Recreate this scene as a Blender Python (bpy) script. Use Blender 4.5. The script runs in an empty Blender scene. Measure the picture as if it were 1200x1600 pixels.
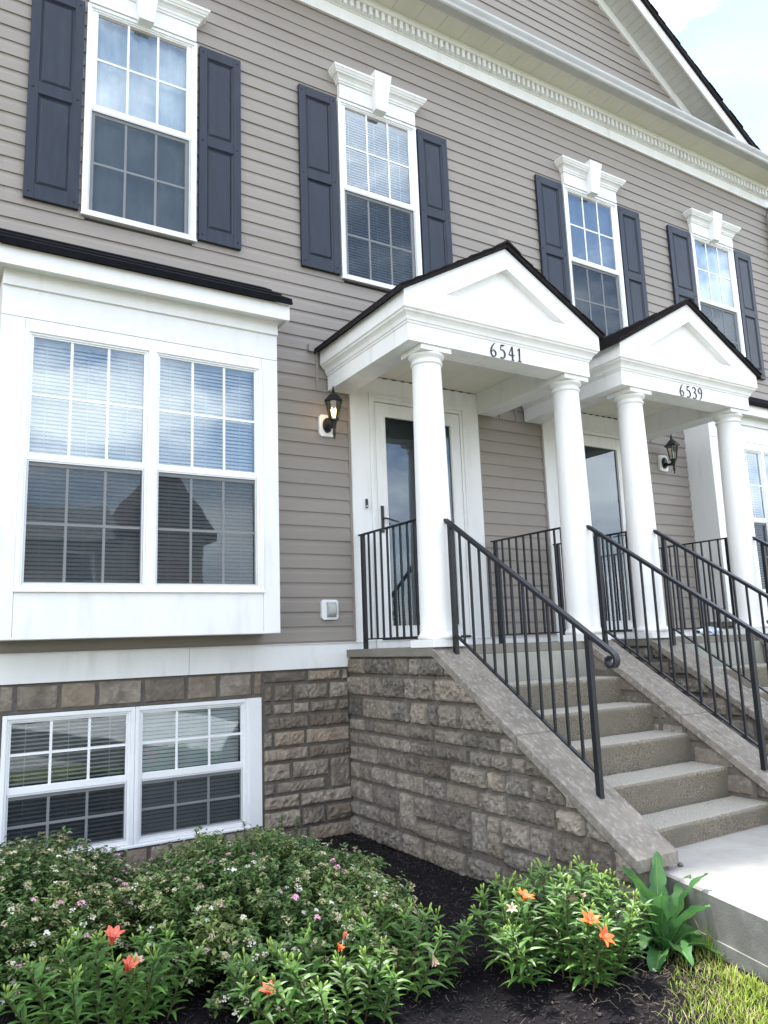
import bpy, math, random
from mathutils import Vector, Matrix, noise
R = math.radians
PI = math.pi
random.seed(7)
scene = bpy.context.scene
COL = scene.collection

# ------------------------------------------------------------------ camera
cd = bpy.data.cameras.new("camera")
cam = bpy.data.objects.new("camera", cd)
COL.objects.link(cam)
cd.sensor_fit = 'VERTICAL'
cd.sensor_height = 36.0
cd.lens = 1195.44 / 1600 * 36
cd.clip_start = 0.05
cd.clip_end = 1500
yaw, pit, rol = R(31.7403), R(9.6941), R(-2.0665)
f = Vector((math.sin(yaw) * math.cos(pit), math.cos(yaw) * math.cos(pit), math.sin(pit)))
rt = Vector((math.cos(yaw), -math.sin(yaw), 0))
up = rt.cross(f)
r2 = rt * math.cos(rol) + up * math.sin(rol)
u2 = -rt * math.sin(rol) + up * math.cos(rol)
M = Matrix((r2, u2, -f)).transposed().to_4x4()
M.translation = Vector((-0.99307, -6.20645, 0.04969))
cam.matrix_world = M
scene.camera = cam

# ------------------------------------------------------------------ sky and sun
SUN_EL, SUN_AZ = R(74), R(0)          # azimuth measured from +y (behind the houses) towards +x
sun_dir = Vector((math.sin(SUN_AZ) * math.cos(SUN_EL), math.cos(SUN_AZ) * math.cos(SUN_EL), math.sin(SUN_EL)))
world = bpy.data.worlds.new("World")
scene.world = world
world.use_nodes = True
nt = world.node_tree
nt.nodes.clear()
n_out = nt.nodes.new('ShaderNodeOutputWorld')
n_bg = nt.nodes.new('ShaderNodeBackground')
n_bg.inputs[1].default_value = 0.13
n_sky = nt.nodes.new('ShaderNodeTexSky')
n_sky.sky_type = 'NISHITA'
n_sky.sun_disc = False
n_sky.dust_density = 0.4
n_sky.ozone_density = 2.0
n_sky.sun_elevation = SUN_EL
n_sky.sun_rotation = SUN_AZ
n_tc = nt.nodes.new('ShaderNodeTexCoord')
n_map = nt.nodes.new('ShaderNodeMapping')
n_map.inputs['Scale'].default_value = (1, 1, 2.6)
n_map.inputs['Location'].default_value = (0.0, 0.0, 0.0)  # cloud layout
n_noi = nt.nodes.new('ShaderNodeTexNoise')
n_noi.inputs['Scale'].default_value = 2.1
n_noi.inputs['Detail'].default_value = 9
n_noi.inputs['Roughness'].default_value = 0.58
n_rmp = nt.nodes.new('ShaderNodeValToRGB')
n_rmp.color_ramp.elements[0].position = 0.42
n_rmp.color_ramp.elements[0].color = (0.08, 0.08, 0.08, 1)
n_rmp.color_ramp.elements[1].position = 0.56
n_rmp.color_ramp.elements[1].color = (1, 1, 1, 1)
n_noi2 = nt.nodes.new('ShaderNodeTexNoise')
n_noi2.inputs['Scale'].default_value = 5.0
n_noi2.inputs['Detail'].default_value = 6
n_cr2 = nt.nodes.new('ShaderNodeValToRGB')
n_cr2.color_ramp.elements[0].position = 0.35
n_cr2.color_ramp.elements[0].color = (6.2, 6.6, 7.3, 1)
n_cr2.color_ramp.elements[1].position = 0.62
n_cr2.color_ramp.elements[1].color = (10.5, 10.6, 10.7, 1)
n_mix = nt.nodes.new('ShaderNodeMixRGB')
L = nt.links.new
L(n_tc.outputs['Generated'], n_map.inputs[0])
L(n_map.outputs[0], n_noi.inputs['Vector'])
L(n_map.outputs[0], n_noi2.inputs['Vector'])
n_sep = nt.nodes.new('ShaderNodeSeparateXYZ')
L(n_tc.outputs['Generated'], n_sep.inputs[0])
n_mad = nt.nodes.new('ShaderNodeMath')
n_mad.operation = 'MULTIPLY_ADD'
n_mad.inputs[1].default_value = 0.03
L(n_sep.outputs['Y'], n_mad.inputs[0])
L(n_noi.outputs[0], n_mad.inputs[2])
L(n_mad.outputs[0], n_rmp.inputs[0])
L(n_noi2.outputs[0], n_cr2.inputs[0])
L(n_rmp.outputs[0], n_mix.inputs[0])
L(n_sky.outputs[0], n_mix.inputs[1])
L(n_cr2.outputs[0], n_mix.inputs[2])
L(n_mix.outputs[0], n_bg.inputs[0])
L(n_bg.outputs[0], n_out.inputs[0])
sd = bpy.data.lights.new("sun", 'SUN')
sd.energy = 3.4
sd.angle = R(2.5)
sd.color = (1.0, 0.95, 0.87)
so = bpy.data.objects.new("sun", sd)
COL.objects.link(so)
so.rotation_euler = sun_dir.to_track_quat('Z', 'Y').to_euler()
scene.view_settings.view_transform = 'Standard'
scene.view_settings.look = 'None'
scene.view_settings.exposure = 1.76
scene.view_settings.gamma = 1.0

# ------------------------------------------------------------------ materials
def new_mat(name):
    m = bpy.data.materials.new(name)
    m.use_nodes = True
    m.node_tree.nodes.clear()
    o = m.node_tree.nodes.new('ShaderNodeOutputMaterial')
    return m, m.node_tree, o

def mat(name, base, base2=None, rough=0.6, nscale=6.0, ndetail=5, spec=0.4, bump=0.0, bscale=40.0, metal=0.0,
        stretch=(1, 1, 1), lo=0.35, hi=0.65, island=0.0, trans=0.0, third=None, tscale=1.0, tlo=.55, thi=.7, coat=0, tint=None):
    m, t, o = new_mat(name)
    b = t.nodes.new('ShaderNodeBsdfPrincipled')
    b.inputs['Roughness'].default_value = rough
    b.inputs['Specular IOR Level'].default_value = spec
    b.inputs['Metallic'].default_value = metal
    b.inputs['Coat Weight'].default_value = coat
    tc = t.nodes.new('ShaderNodeTexCoord')
    mp = t.nodes.new('ShaderNodeMapping')
    mp.inputs['Scale'].default_value = stretch
    t.links.new(tc.outputs['Object'], mp.inputs[0])
    last = None
    if base2 is None:
        base2 = tuple(c * 0.93 for c in base)
    n = t.nodes.new('ShaderNodeTexNoise')
    n.inputs['Scale'].default_value = nscale
    n.inputs['Detail'].default_value = ndetail
    n.inputs['Roughness'].default_value = 0.6
    t.links.new(mp.outputs[0], n.inputs['Vector'])
    r = t.nodes.new('ShaderNodeValToRGB')
    r.color_ramp.elements[0].position = lo
    r.color_ramp.elements[1].position = hi
    r.color_ramp.elements[0].color = (*base2, 1)
    r.color_ramp.elements[1].color = (*base, 1)
    t.links.new(n.outputs[0], r.inputs[0])
    last = r.outputs[0]
    if third is not None:
        n3 = t.nodes.new('ShaderNodeTexNoise')
        n3.inputs['Scale'].default_value = tscale
        n3.inputs['Detail'].default_value = 6
        t.links.new(mp.outputs[0], n3.inputs['Vector'])
        r3 = t.nodes.new('ShaderNodeValToRGB')
        r3.color_ramp.elements[0].position = tlo
        r3.color_ramp.elements[1].position = thi
        t.links.new(n3.outputs[0], r3.inputs[0])
        mx = t.nodes.new('ShaderNodeMixRGB')
        t.links.new(r3.outputs[0], mx.inputs[0])
        t.links.new(last, mx.inputs[1])
        mx.inputs[2].default_value = (*third, 1)
        last = mx.outputs[0]
    if island > 0:
        g = t.nodes.new('ShaderNodeNewGeometry')
        mr = t.nodes.new('ShaderNodeMapRange')
        mr.inputs[3].default_value = 1 - island
        mr.inputs[4].default_value = 1 + island
        t.links.new(g.outputs['Random Per Island'], mr.inputs[0])
        if tint is not None:
            m1 = t.nodes.new('ShaderNodeMath'); m1.operation = 'MULTIPLY'; m1.inputs[1].default_value = 13.7
            t.links.new(g.outputs['Random Per Island'], m1.inputs[0])
            m2 = t.nodes.new('ShaderNodeMath'); m2.operation = 'FRACT'
            t.links.new(m1.outputs[0], m2.inputs[0])
            rt_ = t.nodes.new('ShaderNodeValToRGB')
            rt_.color_ramp.elements[0].position = .35; rt_.color_ramp.elements[1].position = 1.0
            rt_.color_ramp.elements[1].color = (.5, .5, .5, 1)
            t.links.new(m2.outputs[0], rt_.inputs[0])
            mt = t.nodes.new('ShaderNodeMixRGB')
            t.links.new(rt_.outputs[0], mt.inputs[0]); t.links.new(last, mt.inputs[1])
            mt.inputs[2].default_value = (*tint, 1)
            last = mt.outputs[0]
        hv = t.nodes.new('ShaderNodeHueSaturation')
        t.links.new(mr.outputs[0], hv.inputs['Value'])
        t.links.new(last, hv.inputs['Color'])
        last = hv.outputs[0]
    t.links.new(last, b.inputs['Base Color'])
    if bump > 0:
        n2 = t.nodes.new('ShaderNodeTexNoise')
        n2.inputs['Scale'].default_value = bscale
        n2.inputs['Detail'].default_value = 6
        n2.inputs['Roughness'].default_value = 0.65
        t.links.new(tc.outputs['Object'], n2.inputs['Vector'])
        bp = t.nodes.new('ShaderNodeBump')
        bp.inputs['Strength'].default_value = 1.0
        bp.inputs['Distance'].default_value = bump
        t.links.new(n2.outputs[0], bp.inputs['Height'])
        t.links.new(bp.outputs[0], b.inputs['Normal'])
    if trans > 0:
        tr = t.nodes.new('ShaderNodeBsdfTranslucent')
        t.links.new(last, tr.inputs[0])
        ms = t.nodes.new('ShaderNodeMixShader')
        ms.inputs[0].default_value = trans
        t.links.new(b.outputs[0], ms.inputs[1])
        t.links.new(tr.outputs[0], ms.inputs[2])
        t.links.new(ms.outputs[0], o.inputs[0])
    else:
        t.links.new(b.outputs[0], o.inputs[0])
    return m

def glass_mat(name, tint, refl, base=0.05, wob=0.002):
    m, t, o = new_mat(name)
    tr = t.nodes.new('ShaderNodeBsdfTransparent')
    tr.inputs[0].default_value = (*tint, 1)
    gl = t.nodes.new('ShaderNodeBsdfGlossy')
    gl.inputs['Roughness'].default_value = 0.0
    gl.inputs[0].default_value = (0.80, 0.91, 1.0, 1)
    fr = t.nodes.new('ShaderNodeFresnel')
    fr.inputs[0].default_value = 1.5
    mu = t.nodes.new('ShaderNodeMath')
    mu.operation = 'MULTIPLY_ADD'
    mu.use_clamp = True
    mu.inputs[1].default_value = refl
    mu.inputs[2].default_value = base
    t.links.new(fr.outputs[0], mu.inputs[0])
    tc = t.nodes.new('ShaderNodeTexCoord')
    nz = t.nodes.new('ShaderNodeTexNoise')
    nz.inputs['Scale'].default_value = 2.2
    nz.inputs['Detail'].default_value = 1
    t.links.new(tc.outputs['Object'], nz.inputs['Vector'])
    bp = t.nodes.new('ShaderNodeBump')
    bp.inputs['Distance'].default_value = wob
    bp.inputs['Strength'].default_value = 1
    t.links.new(nz.outputs[0], bp.inputs['Height'])
    t.links.new(bp.outputs[0], gl.inputs['Normal'])
    ms = t.nodes.new('ShaderNodeMixShader')
    t.links.new(mu.outputs[0], ms.inputs[0])
    t.links.new(tr.outputs[0], ms.inputs[1])
    t.links.new(gl.outputs[0], ms.inputs[2])
    t.links.new(ms.outputs[0], o.inputs[0])
    return m

def emit_mat(name, col, s):
    m, t, o = new_mat(name)
    e = t.nodes.new('ShaderNodeEmission')
    e.inputs[0].default_value = (*col, 1)
    e.inputs[1].default_value = s
    t.links.new(e.outputs[0], o.inputs[0])
    return m

def screen_mat():
    m, t, o = new_mat("insect_mesh")
    tr = t.nodes.new('ShaderNodeBsdfTransparent')
    di = t.nodes.new('ShaderNodeBsdfDiffuse')
    di.inputs[0].default_value = (0.035, 0.04, 0.045, 1)
    ms = t.nodes.new('ShaderNodeMixShader')
    ms.inputs[0].default_value = 0.5
    t.links.new(tr.outputs[0], ms.inputs[1])
    t.links.new(di.outputs[0], ms.inputs[2])
    t.links.new(ms.outputs[0], o.inputs[0])
    return m

SIDING = mat("vinyl_siding", (.290, .258, .229), (.268, .238, .211), rough=.5, island=.035, nscale=1.6, bump=.0006, bscale=60, stretch=(.5, 1, 3), spec=.35)
WHITE = mat("white_trim", (.80, .80, .79), (.75, .755, .75), rough=.38, nscale=2.2, third=(.58, .57, .53), tscale=3.5, tlo=.56, thi=.95, bump=.0004, bscale=30, stretch=(2.2, 2.2, .55))
VINYL = mat("white_vinyl", (.82, .83, .84), (.78, .79, .80), rough=.32, nscale=4)
CREAM = mat("cream_soffit", (.70, .68, .60), (.66, .64, .56), rough=.5, nscale=3)
SHUT = mat("navy_shutter", (.009, .0146, .0275), (.013, .020, .036), rough=.42, nscale=2.5, third=(.022, .030, .046), tscale=3, tlo=.5, thi=.85, bump=.0008, bscale=90, stretch=(6, 1, 1))
SHING = mat("dark_shingle", (.022, .018, .019), (.011, .009, .010), rough=.9, nscale=60, bump=.003, bscale=180, spec=.2)
SHINGB = mat("black_bay_roofing", (.004, .004, .006), (.008, .008, .011), rough=.9, nscale=8, spec=.12)
BRASS = mat("alu_gutter", (.50, .50, .50), (.44, .44, .44), rough=.35, nscale=3)
IRON = mat("black_iron", (.007, .009, .014), (.005, .006, .009), rough=.42, nscale=20, bump=.0004, bscale=60, spec=.4)
BLACK = mat("black_metal", (.012, .013, .017), (.008, .008, .01), rough=.35, nscale=20)
STONE = mat("rockface_stone", (.275, .235, .19), (.15, .128, .105), rough=.93, nscale=7, ndetail=8, spec=.2, bump=.010, bscale=38, island=.34, tint=(.25, .185, .13), third=(.34, .305, .26), tscale=20, tlo=.52, thi=.8)
STONEG = mat("grey_rockface_stone", (.195, .174, .148), (.115, .102, .087), rough=.93, nscale=5, ndetail=8, spec=.2, bump=.010, bscale=38, island=.36, tint=(.215, .175, .132), third=(.31, .29, .26), tscale=24, tlo=.5, thi=.8)
MORTAR = mat("mortar", (.135, .12, .104), (.10, .089, .077), rough=.95, nscale=30, bump=.004, bscale=90)
CAPST = mat("cast_capstone", (.235, .208, .176), (.135, .121, .103), rough=.88, nscale=9, ndetail=10, bump=.0025, bscale=90, third=(.29, .275, .25), tscale=38, tlo=.50, thi=.72, stretch=(1, .6, .7), lo=.3, hi=.7)
SLABC = mat("tan_slab", (.20, .185, .155), (.16, .15, .125), rough=.8, nscale=6, bump=.002, bscale=60)
TREAD = mat("aggregate_step", (.29, .255, .195), (.09, .078, .06), rough=.95, nscale=120, ndetail=4, lo=.38, hi=.62, bump=.005, bscale=120, third=(.165, .148, .118), tscale=3, tlo=.42, thi=.7)
TREADTOP = mat("skylit_step_top", (.40, .385, .34), (.17, .16, .135), rough=.95, nscale=120, ndetail=4, lo=.36, hi=.62, bump=.004, bscale=130, third=(.30, .285, .24), tscale=4, tlo=.42, thi=.7)  # paler copy of the step colour: skylight on the treads painted in
RISER = mat("smooth_riser", (.31, .31, .27), (.24, .24, .21), rough=.85, nscale=4, bump=.001, bscale=60)
CONC = mat("concrete_walk", (.36, .35, .325), (.25, .243, .225), rough=.9, nscale=2.2, ndetail=8, bump=.0015, bscale=140, third=(.28, .27, .255), tscale=1.3, tlo=.5, thi=.8)
CONCS = mat("formed_concrete_side", (.21, .205, .19), (.14, .137, .128), rough=.95, nscale=2.5, ndetail=8, bump=.002, bscale=90, third=(.24, .24, .225), tscale=7, tlo=.5, thi=.75)
MULCHM = mat("mulch_soil", (.016, .014, .015), (.006, .006, .008), rough=1, nscale=50, bump=.02, bscale=45, spec=.1)
CHIP = mat("mulch_chip", (.030, .025, .024), (.012, .011, .013), rough=.85, nscale=3, island=.7, spec=.3)
CHIPB = mat("weathered_chip", (.085, .068, .055), (.045, .037, .032), rough=.9, nscale=3, island=.6, spec=.2)
TWIG = mat("straw_twig", (.22, .175, .12), (.12, .09, .065), rough=.8, island=.3)
GRASSM = mat("grass_blade", (.32, .42, .05), (.20, .31, .04), rough=.6, nscale=2, island=.35, trans=.35)
DRYG = mat("dry_grass", (.42, .36, .2), (.3, .26, .13), rough=.7, nscale=2, island=.3, trans=.3)
LAWN = mat("lawn_ground", (.10, .12, .04), (.05, .05, .03), rough=1, nscale=20, bump=.02, bscale=40)
ASPH = mat("asphalt", (.035, .035, .036), (.025, .025, .026), rough=.9, nscale=30, bump=.003, bscale=120)
LILYL = mat("lily_leaf", (.115, .235, .045), (.07, .16, .038), rough=.42, nscale=6, island=.35, trans=.25, spec=.5)
LILYB = mat("lily_bud", (.26, .38, .07), (.2, .3, .06), rough=.45, nscale=6, island=.25, trans=.2)
STEMM = mat("plant_stem", (.07, .10, .03), (.09, .05, .03), rough=.6, nscale=8)
SPIL = mat("spirea_leaf", (.125, .205, .055), (.05, .105, .034), rough=.55, nscale=3.2, island=.4, trans=.25, third=(.20, .26, .08), tscale=2.5, tlo=.5, thi=.72)
WEEDL = mat("weed_leaf", (.10, .24, .06), (.06, .17, .06), rough=.45, nscale=5, island=.2, trans=.35)
PETALO = mat("orange_petal", (.85, .19, .03), (.75, .12, .03), rough=.5, nscale=30, trans=.3)
PETALS = mat("salmon_petal", (.85, .24, .15), (.75, .13, .09), rough=.5, nscale=25, trans=.3)
PETALP = mat("pale_petal", (.85, .62, .5), (.8, .5, .38), rough=.5, nscale=25, trans=.3)
WITHER = mat("withered_petal", (.50, .40, .28), (.34, .26, .18), rough=.8, nscale=20, trans=.2)
FLW = mat("white_floret", (.78, .76, .70), (.7, .66, .6), rough=.6, island=.12, trans=.2)
FLP = mat("pink_floret", (.80, .42, .58), (.72, .30, .48), rough=.6, island=.25, trans=.2)
FLT = mat("tan_floret", (.40, .36, .19), (.26, .22, .13), rough=.8, island=.35)
FLC = mat("cream_floret", (.56, .53, .42), (.44, .42, .28), rough=.7, island=.25)
BLIND = mat("white_slat", (.84, .86, .86), (.80, .82, .82), rough=.5, trans=.15)
CURT = mat("soft_shade", (.80, .84, .86), (.52, .57, .61), rough=.9, nscale=2.2, stretch=(1.6, 1, .8))
CURTD = mat("dim_curtain", (.22, .25, .28), (.10, .12, .14), rough=.9, nscale=2.5, stretch=(1.6, 1, .9))
ROOM = mat("dim_room", (.09, .085, .08), (.07, .065, .06), rough=.9)
DOORD = mat("dark_entry_door", (.010, .014, .02), (.007, .01, .015), rough=.3)
GLASS = glass_mat("window_glass", (.93, .97, .97), 2.7, .07)
DGLASS = glass_mat("storm_glass", (.7, .75, .75), 1.9, .015, .001)
LGLASS = glass_mat("lantern_glass", (.95, .93, .85), 1.2, .02)
SCREEN = screen_mat()
BULB = emit_mat("lit_bulb", (1.0, .66, .28), 5.0)
BULBOFF = mat("unlit_bulb", (.7, .7, .66), rough=.3)
REDB = mat("red_brown_roof", (.10, .045, .04), (.07, .03, .028), rough=.9, nscale=12)
BRICK = mat("brown_brick", (.20, .12, .09), (.14, .08, .06), rough=.9, nscale=8)
DGLA = mat("distant_glass", (.05, .06, .08), rough=.1, spec=.8)
PLAST = mat("clear_grey_plastic", (.42, .44, .42), (.36, .38, .36), rough=.2, spec=.6)
BAG = mat("blue_white_wrap", (.75, .80, .85), (.35, .45, .55), rough=.3, nscale=14)
PEB = mat("pebble_stone", (.16, .14, .13), rough=.9, nscale=40, bump=.001, bscale=200)

# ------------------------------------------------------------------ mesh helpers
class MB:
    def __init__(s):
        s.v = []; s.f = []; s.m = []
    def add(s, vs, fs, mi=0):
        k = len(s.v)
        s.v.extend([tuple(p) for p in vs])
        for q in fs:
            s.f.append(tuple(i + k for i in q)); s.m.append(mi)
    def box(s, x0, x1, y0, y1, z0, z1, mi=0):
        s.add([(x0, y0, z0), (x1, y0, z0), (x1, y1, z0), (x0, y1, z0), (x0, y0, z1), (x1, y0, z1), (x1, y1, z1), (x0, y1, z1)],
              [(0, 3, 2, 1), (4, 5, 6, 7), (0, 1, 5, 4), (1, 2, 6, 5), (2, 3, 7, 6), (3, 0, 4, 7)], mi)
    def prism_y(s, poly, y0, y1, mi=0):       # poly in (x,z) counterclockwise seen from -y
        n = len(poly)
        s.add([(x, y0, z) for x, z in poly] + [(x, y1, z) for x, z in poly],
              [tuple(range(n)), tuple(range(2 * n - 1, n - 1, -1))] + [(i, i + n, (i + 1) % n + n, (i + 1) % n) for i in range(n)], mi)
    def prism_x(s, poly, x0, x1, mi=0):       # poly in (y,z)
        n = len(poly)
        s.add([(x0, y, z) for y, z in poly] + [(x1, y, z) for y, z in poly],
              [tuple(range(n - 1, -1, -1)), tuple(range(n, 2 * n))] + [(i, (i + 1) % n, (i + 1) % n + n, i + n) for i in range(n)], mi)
    def prism_z(s, poly, z0, z1, mi=0):
        n = len(poly)
        s.add([(x, y, z0) for x, y in poly] + [(x, y, z1) for x, y in poly],
              [tuple(range(n - 1, -1, -1)), tuple(range(n, 2 * n))] + [(i, (i + 1) % n, (i + 1) % n + n, i + n) for i in range(n)], mi)
    def lathe(s, prof, cx=0, cy=0, n=28, mi=0, cap=True):
        vs = []; fs = []
        for r, z in prof:
            for k in range(n):
                a = 2 * PI * k / n
                vs.append((cx + r * math.cos(a), cy + r * math.sin(a), z))
        for j in range(len(prof) - 1):
            for k in range(n):
                fs.append((j * n + k, j * n + (k + 1) % n, (j + 1) * n + (k + 1) % n, (j + 1) * n + k))
        if cap:
            fs.append(tuple(range(n - 1, -1, -1)))
            t = (len(prof) - 1) * n
            fs.append(tuple(range(t, t + n)))
        s.add(vs, fs, mi)
    def tube(s, pts, rad, n=8, mi=0, cap=True):
        pts = [Vector(p) for p in pts]
        if not hasattr(rad, '__len__'):
            rad = [rad] * len(pts)
        vs = []; fs = []
        ref = Vector((0, 0, 1))
        for i, p in enumerate(pts):
            d = (pts[min(i + 1, len(pts) - 1)] - pts[max(i - 1, 0)]).normalized()
            rr = ref if abs(d.dot(ref)) < .95 else Vector((1, 0, 0))
            a = d.cross(rr).normalized(); b = a.cross(d)
            for k in range(n):
                t = 2 * PI * (k + .5) / n
                vs.append(p + a * (rad[i] * math.cos(t)) + b * (rad[i] * math.sin(t)))
        for j in range(len(pts) - 1):
            for k in range(n):
                fs.append((j * n + k, j * n + (k + 1) % n, (j + 1) * n + (k + 1) % n, (j + 1) * n + k))
        if cap:
            fs.append(tuple(range(n - 1, -1, -1))); t = (len(pts) - 1) * n
            fs.append(tuple(range(t, t + n)))
        s.add(vs, fs, mi)
    def bar(s, p, q, w, h, mi=0):             # bar between p and q lying in a plane x = const, width w along x, h across
        p = Vector(p); q = Vector(q)
        d = (q - p).normalized(); sx = Vector((1, 0, 0))
        if abs(d.x) > .9:
            sx = Vector((0, 1, 0))
        nn = d.cross(sx).normalized()
        vs = []
        for o in (p, q):
            for a, b in ((-1, -1), (1, -1), (1, 1), (-1, 1)):
                vs.append(o + sx * (a * w / 2) + nn * (b * h / 2))
        s.add(vs, [(0, 1, 2, 3), (7, 6, 5, 4), (0, 4, 5, 1), (1, 5, 6, 2), (2, 6, 7, 3), (3, 7, 4, 0)], mi)
    def mesh(s, name, mats, smooth=False):
        me = bpy.data.meshes.new(name)
        me.from_pydata(s.v, [], s.f)
        mats = mats if isinstance(mats, (list, tuple)) else [mats]
        for m in mats:
            me.materials.append(m)
        if len(mats) > 1:
            me.polygons.foreach_set('material_index', s.m)
        if smooth:
            me.polygons.foreach_set('use_smooth', [True] * len(s.f))
        me.update()
        return me

def tag(o, label=None, cat=None, group=None, kind=None):
    if label: o['label'] = label
    if cat: o['category'] = cat
    if group: o['group'] = group
    if kind: o['kind'] = kind
    return o

def obj(name, mb, mats, parent=None, smooth=False, bevel=0, fixn=False, loc=None):
    me = mb if isinstance(mb, bpy.types.Mesh) else mb.mesh(name, mats, smooth)
    o = bpy.data.objects.new(name, me)
    COL.objects.link(o)
    if parent:
        o.parent = parent
    if loc is not None:
        o.location = loc
    if fixn:
        import bmesh
        b = bmesh.new(); b.from_mesh(me)
        bmesh.ops.recalc_face_normals(b, faces=b.faces)
        b.to_mesh(me); b.free()
    if bevel > 0:
        md = o.modifiers.new("bevel", 'BEVEL')
        md.width = bevel; md.segments = 2; md.limit_method = 'ANGLE'; md.angle_limit = R(40)
    return o

def thing(name, label, cat, loc=(0, 0, 0), group=None):
    o = bpy.data.objects.new(name, None)
    o.empty_display_size = .2
    COL.objects.link(o)
    o.location = loc
    return tag(o, label, cat, group)

def copy_tree(o, parent=None, off=None):
    c = o.copy()
    COL.objects.link(c)
    if parent is not None:
        c.parent = parent
    if off is not None:
        c.location = Vector(o.location) + Vector(off)
    for ch in kids.get(o.name, []) if False else [x for x in o.children]:
        copy_tree(ch, c)
    return c
kids = {}

# ------------------------------------------------------------------ dimensions
MID = 4.51                 # party line between the two houses
T_BAY = 8.072              # second house repeats window and bay this much to the right
T_POR = 2.459              # second porch
WIN = [(0.0, .963), (2.438, 3.401), (5.604, 6.567), (8.072, 9.035)]
WZ0, WZ1 = 3.612, 5.597

# ------------------------------------------------------------------ siding
def siding(x0, x1, z0, z1, phase, holes, xclip=None, exp=.1293, y=0.0, seed=1):
    rnd = random.Random(seed)
    mb = MB()
    k0 = math.floor((z0 - phase) / exp)
    k = k0
    prof = [(.006, -.0015), (-.0165, .000), (-.0165, .004), (-.0145, .045), (-.0125, .078), (-.0075, .097), (-.0055, .112), (-.0050, .131)]
    while phase + k * exp < z1:
        zb = phase + k * exp
        zt = min(zb + exp, z1)
        a, b = x0, x1
        segs = [(a, b)]
        zm = (max(zb, z0) + zt) / 2
        for (hx0, hx1, hz0, hz1) in holes:
            if hz0 < zm < hz1:
                ns = []
                for (p, q) in segs:
                    if hx1 <= p or hx0 >= q:
                        ns.append((p, q))
                    else:
                        if hx0 > p: ns.append((p, hx0))
                        if hx1 < q: ns.append((hx1, q))
                segs = ns
        for (p, q) in segs:
            # random butt laps
            cuts = [p]
            while True:
                nx = cuts[-1] + rnd.uniform(1.6, 3.7)
                if nx > q - .5: break
                cuts.append(nx)
            cuts.append(q)
            for ci in range(len(cuts) - 1):
                c0, c1 = cuts[ci], cuts[ci + 1]
                off = .0016 if ci % 2 else 0
                c1b = c1 + (.0 if ci == len(cuts) - 2 else .012)
                vs = []; fs = []
                nc = max(1, int((c1b - c0) / .28))
                for (py, pz) in (prof if not xclip else []):
                    z = min(max(zb + pz, z0), z1)
                    for c in range(nc + 1):
                        xx = c0 + (c1b - c0) * c / nc
                        wv = noise.noise(Vector((xx * 1.3, k * 3.1, seed))) * .0016 + noise.noise(Vector((xx * .7, k * .6, seed + 9))) * .0018
                        vs.append((xx, y + py - off + wv, z + (wv * .9 if 0 < pz < .1 else 0)))
                if not xclip:
                    for i in range(len(prof) - 1):
                        for c in range(nc):
                            q = i * (nc + 1) + c
                            fs.append((q, q + 1, q + nc + 2, q + nc + 1))
                    mb.add(vs, fs)
                    continue
                vs = []
                for (py, pz) in prof:
                    z = min(max(zb + pz, z0), z1)
                    xa, xb = c0, c1b
                    if xclip:
                        l, r_ = xclip(z)
                        xa = max(xa, l); xb = min(xb, r_)
                        if xb < xa: xa = xb = (xa + xb) / 2 if l > r_ else min(max(xa, l), r_)
                    vs.append((xa, y + py - off, z)); vs.append((xb, y + py - off, z))
                fs = [(2 * i, 2 * i + 1, 2 * i + 3, 2 * i + 2) for i in range(len(prof) - 1)]
                mb.add(vs, fs)
        k += 1
    return mb

PH = .216 - .1293 * 2

# ------------------------------------------------------------------ window unit
def ring(mb, x0, x1, z0, z1, w, y0, y1, wb=None, wt=None, mi=0):
    wb = w if wb is None else wb; wt = w if wt is None else wt
    mb.box(x0, x0 + w, y0, y1, z0, z1, mi)
    mb.box(x1 - w, x1, y0, y1, z0, z1, mi)
    mb.box(x0 + w, x1 - w, y0 + .0005, y1, z0, z0 + wb, mi)
    mb.box(x0 + w, x1 - w, y0 + .0005, y1, z1 - wt, z1, mi)

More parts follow.
